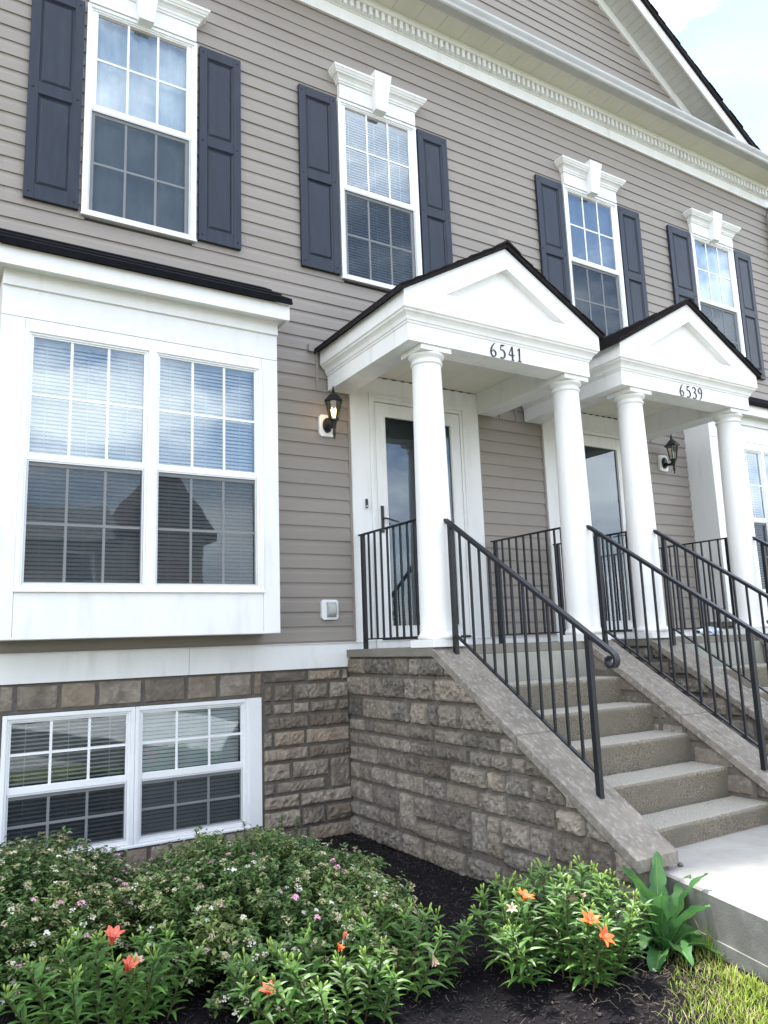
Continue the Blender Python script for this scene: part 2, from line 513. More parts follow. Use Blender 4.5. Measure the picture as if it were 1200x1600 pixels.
def window_parts(parent, x0, x1, z0, zm, z1, y, blind, mesh_name='window', gx=.092, deep=True, seed=0, rows=2, frame_parent=None, lower=None, screen=True):
    """double hung unit. x0..x1,z0..z1 outer; zm = top of the meeting rail; y = outermost plane"""
    fr = frame_parent if frame_parent is not None else None
    mb = MB()
    ring(mb, x0, x1, z0, z1, .030, y, y + .075)
    ring(mb, x0 + .030, x1 - .030, z0 + .030, z1 - .028, .018, y + .013, y + .08)
    mb.box(x0 - .004, x1 + .004, y - .008, y + .02, z0 - .006, z0 + .012)
    if fr is None:
        fr = obj(mesh_name, mb, VINYL, parent, bevel=.003)
        sub = fr
    else:
        sub = fr
        obj('window_frame', mb, VINYL, sub, bevel=.003)
    a0, a1 = x0 + .048, x1 - .048
    sb = gx - .048
    rail = .088
    # upper sash (outer), lower sash (inner)
    mb = MB()
    ring(mb, a0, a1, zm - .050, z1 - .046, sb, y + .022, y + .050, wb=.05, wt=.012)
    obj('sash', mb, VINYL, sub, bevel=.003)
    mb = MB()
    ring(mb, a0, a1, z0 + .048, zm - .052, sb, y + .040, y + .066, wb=.02, wt=.038)
    obj('sash', mb, VINYL, sub, bevel=.003)
    for (zz0, zz1, yy) in ((zm, z1 - .058, y + .036), (z0 + .068, zm - .090, y + .053)):
        g0, g1 = x0 + gx, x1 - gx
        mb = MB()
        mb.add([(g0 - .004, yy, zz0 - .004), (g1 + .004, yy, zz0 - .004), (g1 + .004, yy, zz1 + .004), (g0 - .004, yy, zz1 + .004)], [(0, 1, 2, 3)])
        obj('pane', mb, GLASS, sub)
        mb = MB()
        for i in (1, 2):
            xx = g0 + (g1 - g0) * i / 3
            mb.box(xx - .0095, xx + .0095, yy - .0055, yy - .001, zz0 - .004, zz1 + .004)
        zz = (zz0 + zz1) / 2
        mb.box(g0 - .004, g1 + .004, yy - .006, yy - .0012, zz - .0095, zz + .0095)
        obj('grille', mb, VINYL, sub)
    if screen:
        mb = MB()
        ys = y + .031
        mb.add([(a0 + .010, ys, z0 + .06), (a1 - .010, ys, z0 + .06), (a1 - .010, ys, zm - .055), (a0 + .010, ys, zm - .055)], [(0, 1, 2, 3)])
        obj('insect_screen', mb, SCREEN, sub)
        mb = MB()
        ring(mb, a0 + .002, a1 - .002, z0 + .050, zm - .0505, .012, y + .024, y + .036)
        obj('screen_frame', mb, mat_alu, sub)
    # blinds or shade
    yb = y + .115
    b0, b1 = x0 + .05, x1 - .05
    zt = z1 - .03; zb = z0 + .05
    mb = MB()
    if blind[0] == 'slat':
        pitch, tilt = blind[1], blind[2]
        w = .026
        rnd = random.Random(seed)
        z = zt - .04
        mb.box(b0, b1, yb - .015, yb + .015, zt - .03, zt)
        while z > zb + .02:
            dz = math.sin(tilt) * w / 2; dy = math.cos(tilt) * w / 2
            j = rnd.uniform(-.0012, .0012)
            mb.add([(b0, yb - dy, z - dz + j), (b1, yb - dy, z - dz + rnd.uniform(-.001, .001)), (b1, yb, z + .002), (b0, yb, z + .002),
                    (b1, yb + dy, z + dz), (b0, yb + dy, z + dz)], [(0, 1, 2, 3), (3, 2, 4, 5)])
            z -= pitch
        for fx in (.14, .5, .86):
            xx = b0 + (b1 - b0) * fx
            mb.box(xx - .0015, xx + .0015, yb - .016, yb - .014, zb, zt)
        mb.box(b0, b1, yb - .012, yb + .012, zb, zb + .018)
        obj('blind', mb, BLIND, sub)
    else:
        n = 40
        vs = []; fs = []
        for i in range(n + 1):
            xx = b0 + (b1 - b0) * i / n
            yy = yb + .012 * math.sin(i * 1.1) + .006 * math.sin(i * 2.7 + seed)
            vs += [(xx, yy, zb), (xx, yy, zt)]
        for i in range(n):
            fs.append((2 * i, 2 * i + 2, 2 * i + 3, 2 * i + 1))
        mb.add(vs, fs)
        obj('curtain', mb, CURT if blind[0] == 'shade' else CURTD, sub, smooth=True)
    return fr

mat_alu = mat("screen_bar", (.62, .63, .64), rough=.4)

# ------------------------------------------------------------------ houses
def shutter(parent, x0, x1):
    z0, z1 = 3.637, 5.587
    w = x1 - x0
    mb = MB()
    yb, yf = -.018, -.052
    st = .075
    mb.box(x0, x0 + st, yf, yb, z0, z1)
    mb.box(x1 - st, x1, yf, yb, z0, z1)
    zs = [(z0, z0 + .125), (z0 + .94, z0 + 1.045), (z1 - .10, z1)]
    for a, b in zs:
        mb.box(x0 + st, x1 - st, yf + .0006, yb, a, b)
    for (a, b) in ((zs[0][1], zs[1][0]), (zs[1][1], zs[2][0])):
        # raised panel: groove, slope, field
        X = [x0 + st, x0 + st + .014, x0 + st + .034, x1 - st - .034, x1 - st - .014, x1 - st]
        Z = [a, a + .014, a + .036, b - .036, b - .014, b]
        lv = [yf + .006, yf + .020, yf + .009]
        def rect(i):
            return [(X[i], Z[i]), (X[5 - i], Z[i]), (X[5 - i], Z[5 - i]), (X[i], Z[5 - i])]
        vs = []
        for i, yy in zip((0, 1, 2), lv):
            vs += [(x, yy, z) for x, z in rect(i)]
        fs = []
        for i in (0, 1):
            for k in range(4):
                fs.append((i * 4 + k, i * 4 + (k + 1) % 4, i * 4 + 4 + (k + 1) % 4, i * 4 + 4 + k))
        fs.append((8, 9, 10, 11))
        mb.add(vs, fs)
    o = obj('shutter', mb, SHUT, parent, bevel=.003)
    mb = MB()
    for zz in (z0 + .06, z0 + .99, z1 - .05):
        for xx in (x0 + .035, x1 - .035):
            mb.add([(xx + .009 * math.cos(t), yf - .004, zz + .009 * math.sin(t)) for t in [i * PI / 4 for i in range(8)]] +
                   [(xx + .011 * math.cos(t), yf + .001, zz + .011 * math.sin(t)) for t in [i * PI / 4 for i in range(8)]],
                   [tuple(range(8))] + [(i, i + 8, (i + 1) % 8 + 8, (i + 1) % 8) for i in range(8)])
    obj('screw', mb, BLACK, o)
    return o

def sweep_ring(mb, path, prof, mi=0, closed_prof=False):
    """path: list of (x,y,nx,ny) corner points with outward mitre vectors; prof: (offset,z)"""
    n = len(prof); vs = []; fs = []
    for (x, y, nx, ny) in path:
        for (o, z) in prof:
            vs.append((x + nx * o, y + ny * o, z))
    for i in range(len(path) - 1):
        for j in range(n - 1 + (1 if closed_prof else 0)):
            j2 = (j + 1) % n
            fs.append((i * n + j, (i + 1) * n + j, (i + 1) * n + j2, i * n + j2))
    mb.add(vs, fs, mi)

def header(parent, x0, x1):
    """crown header with keystone over an upper window"""
    zb = WZ1 + .003
    mb = MB()
    mb.box(x0 + .012, x1 - .012, -.062, -.01, zb, zb + .18)
    path = [(x0 + .012, -.01, -1, 0), (x0 + .012, -.062, -1, -1), (x1 - .012, -.062, 1, -1), (x1 - .012, -.01, 1, 0)]
    z = zb + .155
    prof = [(0, z), (.012, z + .003), (.014, z + .018), (.022, z + .024), (.028, z + .045), (.045, z + .065), (.068, z + .078), (.07, z + .09), (.078, z + .094), (.09, z + .115),
            (.098, z + .122), (.10, z + .142), (.0, z + .150)]
    sweep_ring(mb, path, prof)
    mb.add([(x0 - .088, -.01, z + .142), (x0 - .088, -.162, z + .142), (x1 + .088, -.162, z + .142), (x1 + .088, -.01, z + .142)], [(0, 1, 2, 3)])
    h = obj('window_header', mb, WHITE, parent, bevel=.002)
    c = (x0 + x1) / 2
    mb = MB()
    za, zt = zb - .028, zb + .372
    a, b = .066, .105
    yf0, yf1 = -.125, -.185
    mb.add([(c - a, yf0, za), (c + a, yf0, za), (c + a, -.05, za), (c - a, -.05, za),
            (c - b, yf1, zt), (c + b, yf1, zt), (c + b, -.05, zt), (c - b, -.05, zt)],
           [(0, 3, 2, 1), (4, 5, 6, 7), (0, 1, 5, 4), (1, 2, 6, 5), (2, 3, 7, 6), (3, 0, 4, 7)])
    obj('keystone', mb, WHITE, h, bevel=.004)

def stones(mb, x0, x1, z0, z1, place, rnd, hole=None, clamp=None, course=(.095, .135), width=(.12, .34), joint=.010, depth=.030, cell=.017, top_row=None):
    """lay rock-faced stones over a rectangle u=x0..x1, z0..z1; place(u,d,z)->xyz"""
    z = z1
    first = True
    tall = []       # (u0,u1,ztop,zbottom)
    while z > z0:
        h = rnd.uniform(*course)
        if first and top_row: h = top_row
        zb = max(z - h, z0)
        if zb - z0 < .05: zb = z0
        u = x0 - rnd.uniform(0, .15)
        while u < x1:
            w = rnd.uniform(*width)
            ua, ub = max(u, x0), min(u + w, x1)
            if x1 - ub < .07: ub = x1
            nxt = ub
            # avoid tall stones from the course above
            blocked = None
            for (ta, tb, tz) in tall:
                if tz < z - .01 and ua < tb and ub > ta:
                    blocked = (ta, tb, tz); break
            if blocked:
                ta, tb, tz = blocked
                if ua >= ta - .05:
                    u = tb; ua = None
                else:
                    ub = ta; nxt = ub
            if ua is not None:
                zz = zb
                if rnd.random() < .10 and ub - ua < .24 and ub - ua > .06 and not blocked and zb - .11 > z0:
                    zz = zb - rnd.uniform(.10, .12)
                    tall.append((ua, ub, zz))
                if hole and ua < hole[1] and ub > hole[0] and zz < hole[3] and z > hole[2]:
                    # split against the opening
                    if ua < hole[0] - .03 and zz < hole[3]:
                        emit_stone(mb, ua, hole[0], zz, z, place, rnd, joint, depth, cell, clamp)
                    if ub > hole[1] + .03:
                        emit_stone(mb, hole[1], ub, zz, z, place, rnd, joint, depth, cell, clamp)
                    if zz < hole[2] - .03:
                        emit_stone(mb, max(ua, hole[0]), min(ub, hole[1]), zz, hole[2], place, rnd, joint, depth, cell, clamp)
                    if z > hole[3] + .03:
                        emit_stone(mb, max(ua, hole[0]), min(ub, hole[1]), hole[3], z, place, rnd, joint, depth, cell, clamp)
                else:
                    emit_stone(mb, ua, ub, zz, z, place, rnd, joint, depth, cell, clamp)
                u = nxt
        z = zb
        tall = [t for t in tall if t[2] < z - .005]
        first = False

def emit_stone(mb, ua, ub, za, zb, place, rnd, joint, depth, cell, clamp):
    ua += joint / 2; ub -= joint / 2; za += joint / 2; zb -= joint / 2
    if ub - ua < .02 or zb - za < .015: return
    if clamp and za > clamp(ua) - .01 and za > clamp(ub) - .01: return
    nx = max(3, int((ub - ua) / cell)); nz = max(3, int((zb - za) / cell))
    seed = Vector((rnd.uniform(0, 100), rnd.uniform(0, 100), rnd.uniform(0, 100)))
    amp = rnd.uniform(.6, 1.25) * depth
    tiltx, tiltz = rnd.uniform(-.25, .25), rnd.uniform(-.1, .35)
    vs = []; fs = []
    W = ub - ua; H = zb - za
    for j in range(nz + 1):
        for i in range(nx + 1):
            a = i / nx; b = j / nz
            ex = min(a, 1 - a) * W; ez = min(b, 1 - b) * H
            e = min(ex, ez)
            u = ua + a * W; z = za + b * H
            p = Vector((u, z, 0)) + seed
            edge = 1 - math.exp(-((e + .004 * noise.noise(p * 35)) / .007)) if e > 0 else 0
            big = noise.noise(p * 9)
            rid = abs(noise.noise(p * 22 + Vector((5, 2, 1))))
            fine = noise.noise(p * 60)
            chip = max(0, noise.noise(p * 15 + Vector((9, 9, 3))))
            rd2 = noise.noise(p * 13 + Vector((3, 8, 1)))
            d = amp * (.72 + .30 * big - .62 * rid + .10 * fine + .22 * max(0, rd2) + tiltx * (a - .5) * .9 + tiltz * (.5 - b) * 1.1)
            d *= 1 - .45 * math.exp(-e / .018)
            d = max(d, .004) * edge + .003
            if e <= 0:
                jx = .010 * noise.noise(p * 16); jz = .010 * noise.noise(p * 16 + Vector((7, 7, 7)))
                u += jx; z += jz; d = -.012
            elif e < .012:
                u += .006 * noise.noise(p * 22); z += .006 * noise.noise(p * 22 + Vector((3, 3, 3)))
            if clamp: z = min(z, clamp(u))
            vs.append(place(u, d, z))
    for j in range(nz):
        for i in range(nx):
            q = j * (nx + 1) + i
            fs.append((q, q + 1, q + nx + 2, q + nx + 1))
    mb.add(vs, fs)

GAB_A = 13.19     # rake soffit plane: z = GAB_A - .667*(x) for x>MID, mirrored
SL = .667
def rake(x, a=GAB_A):
    return a - SL * (MID + abs(x - MID))

def build_house(name, label, x0, x1, wins, bay_off, door_x, seed, mirror):
    H = thing(name, label, 'house', ((x0 + x1) / 2, 0, -1.6))
    inv = Vector((-(x0 + x1) / 2, 0, 1.6))
    parts = []
    def P(nm, mb, m, parent=None, **k):
        o = obj(nm, mb, m, None, **k)
        parts.append(o); o.parent = H; o.location = inv
        return o
    bx0, bx1 = -.568 + bay_off, 1.58 + bay_off
    dp0, dp1 = (2.486, 4.045) if not mirror else (MID * 2 - 4.045 , MID * 2 - 2.486)
    # wall siding below the frieze
    holes = [(a + .03, b - .03, WZ0 + .03, WZ1 - .03) for a, b in wins]
    holes.append((bx0 + .06, bx1 - .06, 0.24, 2.80))
    holes.append((dp0 + .03, dp1 - .03, -.2, 2.58))
    s = siding(x0, x1, .065, 6.60, PH, holes, seed=seed)
    wall = P('siding_wall', s, SIDING)
    # corner channels next to the door surround and the porch
    for xx in ((dp0 - .022, dp0), (dp1, dp1 + .022)):
        mb = MB()
        mb.box(xx[0], xx[1], -.022, .0, .066, 2.42)
        P('siding_channel', mb, SIDING, bevel=.002)
    # skirt board
    mb = MB()
    stops = [x0, x0 + 2.9 if not mirror else x0 + 1.9, dp0 if not mirror else x1, ]
    xs = sorted([x0, bx0 + 1.50, x1])
    for i in range(len(xs) - 1):
        mb.box(xs[i] + .0015, xs[i + 1] - .0015, -.034, .0, -.150, .062)
    mb.box(x0, x1, -.046, -.0, .062, .068)
    P('skirt_board', mb, WHITE, bevel=.002)
    # frieze, dentils, soffit, gutter
    mb = MB()
    mb.box(x0, x1, -.034, 0, 6.566, 6.72)
    mb.box(x0, x1, -.040, 0, 6.560, 6.572)
    P('frieze_board', mb, WHITE, bevel=.002)
    mb = MB()
    mb.prism_x([(-.0, 6.70), (-.046, 6.70), (-.050, 6.715), (-.060, 6.72), (-.060, 6.807), (-.108, 6.812), (-.112, 6.845), (-.120, 6.85), (-.120, 6.88), (-.0, 6.88)][::-1], x0, x1)
    xx = x0 + .02
    while xx < x1 - .04:
        mb.box(xx, xx + .040, -.104, -.058, 6.712, 6.806)
        xx += .078
    P('dentil_moulding', mb, WHITE, bevel=.0015)
    mb = MB()
    zsf = 6.88
    xx = x0
    while xx < x1 - 1e-4:
        e = min(xx + .30, x1)
        mb.box(xx + .002, e - .002, -.385, -.03, zsf, zsf + .01)
        mb.box(xx + .10, xx + .106, -.384, -.04, zsf - .0012, zsf + .002) if xx + .11 < x1 else None
        mb.box(xx + .20, xx + .206, -.384, -.04, zsf - .0012, zsf + .002) if xx + .21 < x1 else None
        xx += .30
    mb.box(x0, x1, -.385, -.03, zsf + .0105, zsf + .016)
    P('soffit', mb, CREAM)
    mb = MB()
    prof = [(-.372, 6.872), (-.372, 6.868), (-.388, 6.866), (-.392, 6.872), (-.470, 6.872), (-.485, 6.885), (-.492, 6.915), (-.512, 6.945), (-.520, 6.96), (-.520, 6.985), (-.500, 6.99), (-.500, 6.972), (-.40, 6.965), (-.388, 6.99), (-.372, 6.99)]
    mb.prism_x(prof, x0, x1)
    P('gutter', mb, BRASS, bevel=.002)
    # gable
    def clipf(z):
        d = (GAB_A - .12 - z) / SL - MID
        return (max(x0, MID - d), min(x1, MID + d)) if d > 0 else (MID, MID)
    s = siding(x0, x1, 6.90, 10.2, PH, [], xclip=clipf, y=-.004, seed=seed + 5)
    P('gable_siding', s, SIDING)
    half = 1 if mirror else -1
    def RX(d): return MID + half * d
    def strip(mb, lo, hi, y0, y1, dmax=4.85):
        # sloped board: lo/hi are z offsets from the rake soffit plane
        pts = []
        for d, off in ((0, lo), (dmax, lo), (dmax, hi), (0, hi)):
            pts.append((RX(d), GAB_A - SL * (MID + d) + off))
        if half < 0: pts = pts[::-1]
        mb.prism_y(pts, y0, y1)
    mb = MB()
    strip(mb, -.155, .0, -.045, .0)
    P('rake_frieze', mb, WHITE, bevel=.002)
    mb = MB()
    d = 0
    while d < 4.8:
        pts = [(RX(d + .002), GAB_A - SL * (MID + d + .002)), (RX(d + .098), GAB_A - SL * (MID + d + .098)), (RX(d + .098), GAB_A - SL * (MID + d + .098) + .012), (RX(d + .002), GAB_A - SL * (MID + d + .002) + .012)]
        if half < 0: pts = pts[::-1]
        mb.prism_y(pts, -.332, -.03)
        d += .10
    strip(mb, .014, .02, -.332, -.03)
    P('rake_soffit', mb, mat('grey_soffit', (.55, .55, .53), (.50, .50, .48), rough=.5))
    mb = MB()
    strip(mb, -.025, .165, -.358, -.333, dmax=4.86)
    P('rake_fascia', mb, WHITE, bevel=.002)
    mb = MB()
    strip(mb, .167, .235, -.392, 6.0, dmax=5.0)
    dd = 0
    rr = random.Random(seed)
    while dd < 4.9:
        pts = [(RX(dd), GAB_A - SL * (MID + dd) + .236), (RX(dd + .14), GAB_A - SL * (MID + dd + .14) + .236), (RX(dd + .14), GAB_A - SL * (MID + dd + .14) + .255), (RX(dd), GAB_A - SL * (MID + dd) + .243)]
        if half < 0: pts = pts[::-1]
        mb.prism_y(pts, -.405 + rr.uniform(-.008, .008), 6.0)
        dd += .143
    # low roof skirt behind the gutter beyond the gable
    mb.add([(x0, -.42, 6.985), (x1, -.42, 6.985), (x1, 5.0, 8.2), (x0, 5.0, 8.2)], [(0, 1, 2, 3)])
    P('roof', mb, SHING)
    # inner shell that keeps the rooms dark
    mb = MB()
    a, b = x0 + .02, x1 - .02
    mb.add([(a, .16, -1.7), (b, .16, -1.7), (b, 4.5, -1.7), (a, 4.5, -1.7), (a, .16, 6.85), (b, .16, 6.85), (b, 4.5, 6.85), (a, 4.5, 6.85)],
           [(0, 1, 2, 3), (4, 7, 6, 5), (1, 5, 6, 2), (2, 6, 7, 3), (3, 7, 4, 0)])
    for zf in (-.15, 2.75):
        mb.box(a, b, .20, 4.5, zf, zf + .2)
    P('room', mb, ROOM)
    mb = MB()       # sheathing behind siding with the same openings
    hs = sorted(holes)
    zcuts = sorted(set([-1.7, 6.85] + [h[2] for h in holes] + [h[3] for h in holes] + [-1.36, -.40]))
    hb = holes + [(-.38 + bay_off, 1.42 + bay_off, -1.36, -.40)]
    for i in range(len(zcuts) - 1):
        za, zb = zcuts[i], zcuts[i + 1]
        zmid = (za + zb) / 2
        segs = [(a, b)]
        for h in hb:
            if h[2] < zmid < h[3]:
                ns = []
                for p, q in segs:
                    if h[1] <= p or h[0] >= q: ns.append((p, q))
                    else:
                        if h[0] > p: ns.append((p, h[0]))
                        if h[1] < q: ns.append((h[1], q))
                segs = ns
        for p, q in segs:
            mb.box(p, q, .012, .15, za, zb)
    P('wall_framing', mb, ROOM)
    return H, P, (bx0, bx1), (dp0, dp1)

def reparent(o, H, inv):
    o.parent = H; o.location = inv

def finish_house(H, P, wins, bay, dp, bay_off, mirror, blinds):
    inv = Vector((-H.location.x, -H.location.y, -H.location.z))
    root = bpy.data.objects.new('tmp', None)
    for i, (a, b) in enumerate(wins):
        w = window_parts(None, a, b, WZ0, 4.655, WZ1, -.05, blinds[i], seed=i + (5 if mirror else 0))
        reparent(w, H, inv)
        if i == 1 and not mirror:
            pass
        header_parent = H
        n0 = set(H.children)
        header(H, a, b)
        for s in [x for x in H.children if x not in n0]: s.location = inv
        n0 = set(H.children)
        if not mirror:
            L_, R_ = ((-.436, -.022), (.985, 1.385)) if i == 0 else ((1.995, 2.418), (3.421, 3.815))
        else:
            L_, R_ = ((5.150, 5.584), (6.587, 6.990)) if i == 0 else ((7.575, 8.052), (9.055, 9.455))
        for (p, q) in (L_, R_):
            shutter(H, p, q)
        for s in [x for x in H.children if x not in n0]: s.location = inv
    # ---------------- bay
    o = bay_off
    bx0, bx1 = bay
    yb = -.376
    B = MB()
    wl, wr = -.407 + o, 1.436 + o
    # face boards with thin gaps, bay is hollow
    B.box(bx0, wl, yb, yb + .04, .160, 2.488)
    B.box(wr, bx1, yb, yb + .04, .160, 2.488)
    B.box(wl + .002, wr - .002, yb + .001, yb + .04, .160, .488)
    B.box(wl + .002, wr - .002, yb + .001, yb + .04, 2.417, 2.488)
    B.box(bx0, bx1, yb - .001, yb + .04, 2.491, 2.72)
    B.box(bx0, bx1, yb - .024, yb + .04, 2.715, 2.86)
    B.box(bx0, bx0 + .03, yb + .04, -.0, .160, 2.86)
    B.box(bx1 - .03, bx1, yb + .04, -.0, .160, 2.86)
    B.box(bx0 + .001, bx1 - .001, yb + .002, 0, .157, .175)
    B.box(bx0 + .03, bx1 - .03, yb + .05, 0.16, .30, .32)
    B.box(bx0 + .03, bx1 - .03, yb + .05, 0.16, 2.66, 2.70)
    bay_o = P('bay_window', B, WHITE, bevel=.0025)
    B = MB()
    B.box(bx0 - .055, bx1 + .06, -.52, -.50, 2.815, 2.955)
    B.box(bx0 - .055, bx0 - .04, -.50, 0, 2.815, 2.955)
    B.box(bx1 + .045, bx1 + .06, -.50, 0, 2.815, 2.955)
    B.box(bx0 - .04, bx1 + .045, -.50, -.0, 2.835, 2.85)
    obj('bay_fascia', B, WHITE, bay_o, bevel=.002)
    B = MB()
    e0, e1 = bx0 - .07, bx1 + .07
    B.prism_x([(-.555, 2.958), (0, 3.31), (0, 3.345), (-.555, 2.985)], e0, e1)
    B.prism_x([(-.565, 2.944), (-.52, 2.960), (-.52, 2.985), (-.565, 2.972)], e0, e1)
    nst = 3
    for k in range(nst):
        ya = -.555 + k * .19; za = 2.985 + (ya + .555) * .648
        B.prism_x([(ya, za), (ya + .195, za + .195 * .648 + .002), (ya, za + .016)], e0 + .01 * k, e1 - .012 * k)
    obj('bay_roof', B, SHINGB, bay_o)
    B = MB()
    B.prism_x([(-.50, 2.95), (0, 2.95), (0, 3.25)], bx1 + .02, bx1 + .04)
    B.prism_x([(-.50, 2.95), (0, 2.95), (0, 3.25)], bx0 - .04, bx0 - .02)
    obj('bay_roof_end', B, WHITE, bay_o)
    mull = .515 + o
    bl = ('slat', .030, R(62)) if not mirror else ('slat', .034, R(25))
    window_parts(None, wl, mull, .490, 1.482, 2.415, yb - .012, bl, gx=.062, frame_parent=bay_o, seed=3)
    window_parts(None, mull, wr, .490, 1.482, 2.415, yb - .012, bl if not mirror else ('dim',), gx=.062, frame_parent=bay_o, seed=4)
    # ---------------- basement window
    B = MB()
    bw = wl + .004, wr + .008
    B.box(bw[1], bw[1] + .11, -.028, .03, -1.392, -.366)
    base_o = P('basement_window', B, VINYL, bevel=.003)
    window_parts(None, bw[0], mull + .004, -1.392, -.868, -.368, -.02, ('slat', .030, R(20)), gx=.062, frame_parent=base_o, seed=6)
    window_parts(None, mull + .006, bw[1], -1.392, -.868, -.368, -.02, ('slat', .030, R(66)), gx=.062, frame_parent=base_o, seed=7)
    # ---------------- foundation stone
    x0 = H['x0']; x1 = H['x1']
    mb = MB()
    rnd = random.Random(11 if not mirror else 12)
    hole = (bw[0] - .004, bw[1] + .112, -1.398, -.362)
    pl = lambda u, d, z: (u, -.012 - d, z)
    if not mirror:
        # lintel course above the window
        u = x0 + 1.9
        for wdt in (.33, .30, .34, .30, .265, .34, .34, .265, .30, .30, .31, .19):
            if u > hole[1] + .02: break
            e = min(u + wdt, hole[1] + .015)
            emit_stone(mb, u, e, -.355, -.156, pl, rnd, .014, .016, .014, None); u = e
        stones(mb, hole[1] + .012, 2.40, -1.66, -.156, pl, rnd, None, course=(.105, .165), width=(.16, .48), joint=.015, depth=.038, cell=.013)
        stones(mb, -1.2, hole[1] + .012, -1.66, -1.40, pl, rnd, None, course=(.12, .14), depth=.02, cell=.014)
        stones(mb, -1.2, hole[0], -1.40, -.156, pl, rnd, None, depth=.02, cell=.03)
        P('stone_foundation', mb, STONE); mb = MB()
        stones(mb, 4.33, 4.505, -1.66, -.156, pl, rnd, None, depth=.02, cell=.03)
    else:
        stones(mb, 4.515, 4.84, -1.66, -.156, pl, rnd, None, depth=.02, cell=.03)
        P('stone_foundation', mb, STONE); mb = MB()
        stones(mb, 6.78, hole[0], -1.66, -.156, pl, rnd, None, depth=.02, cell=.03)
    fo = P('stone_foundation', mb, STONE)
    B = MB()
    for (p, q, r_, s_) in ((x0, hole[0], -1.75, -.151), (hole[1], x1, -1.75, -.151), (hole[0], hole[1], -1.75, hole[2]), (hole[0], hole[1], hole[3], -.151)):
        B.box(p, q, -.010, .011, r_, s_)
    obj('mortar_bed', B, MORTAR, fo)
    # ---------------- entry
    dp0, dp1 = dp
    mx = (lambda x: x) if not mirror else (lambda x: 2 * MID - x)
    def bx(B, a, b, *r):
        a, b = mx(a), mx(b)
        B.box(min(a, b), max(a, b), *r)
    B = MB()
    bx(B, 2.486, 2.690, -.036, .0, .0, 2.640)
    bx(B, 3.852, 4.045, -.036, .0, .0, 2.640)
    bx(B, 2.690, 3.852, -.036, .0, 2.425, 2.640)
    bx(B, 2.688, 2.722, -.058, .0, .0, 2.4253); bx(B, 3.820, 3.854, -.058, .0, .0, 2.4253)
    bx(B, 2.688, 3.854, -.058, .0, 2.4255, 2.46)
    bx(B, 2.722, 2.752, -.045, .05, .07, 2.425); bx(B, 3.790, 3.820, -.045, .05, .07, 2.425); bx(B, 2.722, 3.820, -.0455, .05, 2.388, 2.4254)
    bx(B, 2.690, 3.852, -.037, .06, .0, .075)
    door = P('entry_doorway', B, WHITE, bevel=.0025)
    B = MB()
    g = (2.869, 3.667, .203, 2.245)
    bx(B, 2.757, g[0], -.040, -.010, .095, 2.380); bx(B, g[1], 3.785, -.040, -.010, .095, 2.380)
    bx(B, g[0], g[1], -.0395, -.010, .095, g[2]); bx(B, g[0], g[1], -.0395, -.010, g[3], 2.380)
    bx(B, g[0] - .012, g[0], -.046, -.038, g[2] - .012, g[3] + .012); bx(B, g[1], g[1] + .012, -.046, -.038, g[2] - .012, g[3] + .012)
    bx(B, g[0], g[1], -.0455, -.038, g[2] - .012, g[2]); bx(B, g[0], g[1], -.0455, -.038, g[3], g[3] + .012)
    obj('storm_door', B, WHITE, door, bevel=.0025)
    B = MB()
    a, b = sorted((mx(g[0]), mx(g[1])))
    B.add([(a, -.022, g[2]), (b, -.022, g[2]), (b, -.022, g[3]), (a, -.022, g[3])], [(0, 1, 2, 3)])
    obj('door_glass', B, DGLASS, door)
    B = MB()
    bx(B, 2.77, 3.77, .07, .11, .08, 2.40)
    for (p, q, r_, s_) in ((2.90, 3.20, .3, .9), (3.34, 3.64, .3, .9), (2.90, 3.20, 1.05, 2.1), (3.34, 3.64, 1.05, 2.1)):
        bx(B, p, q, .060, .071, r_, s_)
    obj('inner_door', B, DOORD, door, bevel=.005)
    B = MB()
    bx(B, 2.787, 2.812, -.058, -.040, 1.085, 1.345)
    px = [mx(v) for v in (2.80, 2.815, 2.87, 2.95)]
    B.tube([(px[0], -.055, 1.22), (px[1], -.085, 1.22), (px[2], -.100, 1.205), (px[3], -.095, 1.19)], [.009, .009, .008, .007], 8)
    obj('door_handle', B, BLACK, door, smooth=False)
    B = MB()
    bx(B, 2.757, 3.785, -.056, -.036, .078, .090)
    bx(B, 2.80, 3.15, -.066, -.052, .083, .094)
    obj('door_sweep', B, BLACK, door)

hL = (-3.2, MID); hR = (MID, 10.16)
HL, PL, bayL, dpL = build_house('townhouse', 'taupe clapboard townhouse on the left, with the brown-taped roof line bay window and the door numbered 6541', hL[0], hL[1], WIN[:2], 0.0, 3.27, 21, False)
HR, PR, bayR, dpR = build_house('townhouse', 'taupe clapboard townhouse on the right, behind the porch numbered 6539', hR[0], hR[1], WIN[2:], T_BAY, 5.75, 33, True)
HL['label'] = 'left taupe-sided townhouse with the large white bay window and basement window, behind the 6541 porch'
HR['label'] = 'right taupe-sided townhouse whose door and windows stand behind the 6539 porch'
HL['group'] = HR['group'] = 'attached townhouses in the row'
HL['x0'], HL['x1'] = hL; HR['x0'], HR['x1'] = hR
finish_house(HL, PL, WIN[:2], bayL, dpL, 0.0, False, [('shade',), ('slat', .030, R(58))])
finish_house(HR, PR, WIN[2:], bayR, dpR, T_BAY, True, [('dim',), ('shade',)])
for Hh in (HL, HR):
    for k in ('x0', 'x1'):
        del Hh[k]
# downspout and return wall at the far end of the right house
mb = MB()
mb.tube([(10.06, -.42, 6.86), (10.06, -.40, 6.76), (10.06, -.10, 6.50), (10.06, -.075, 6.42), (10.06, -.075, 3.0), (10.06, -.075, -1.1)], .045, 10)
PR('downspout', mb, SIDING, smooth=True)
mb = MB()
mb.box(10.12, 10.19, -.03, 0, -1.7, 6.9)
mb.box(10.16, 10.6, -.0, 4.5, -1.7, 6.9)
PR('end_wall', mb, SIDING)

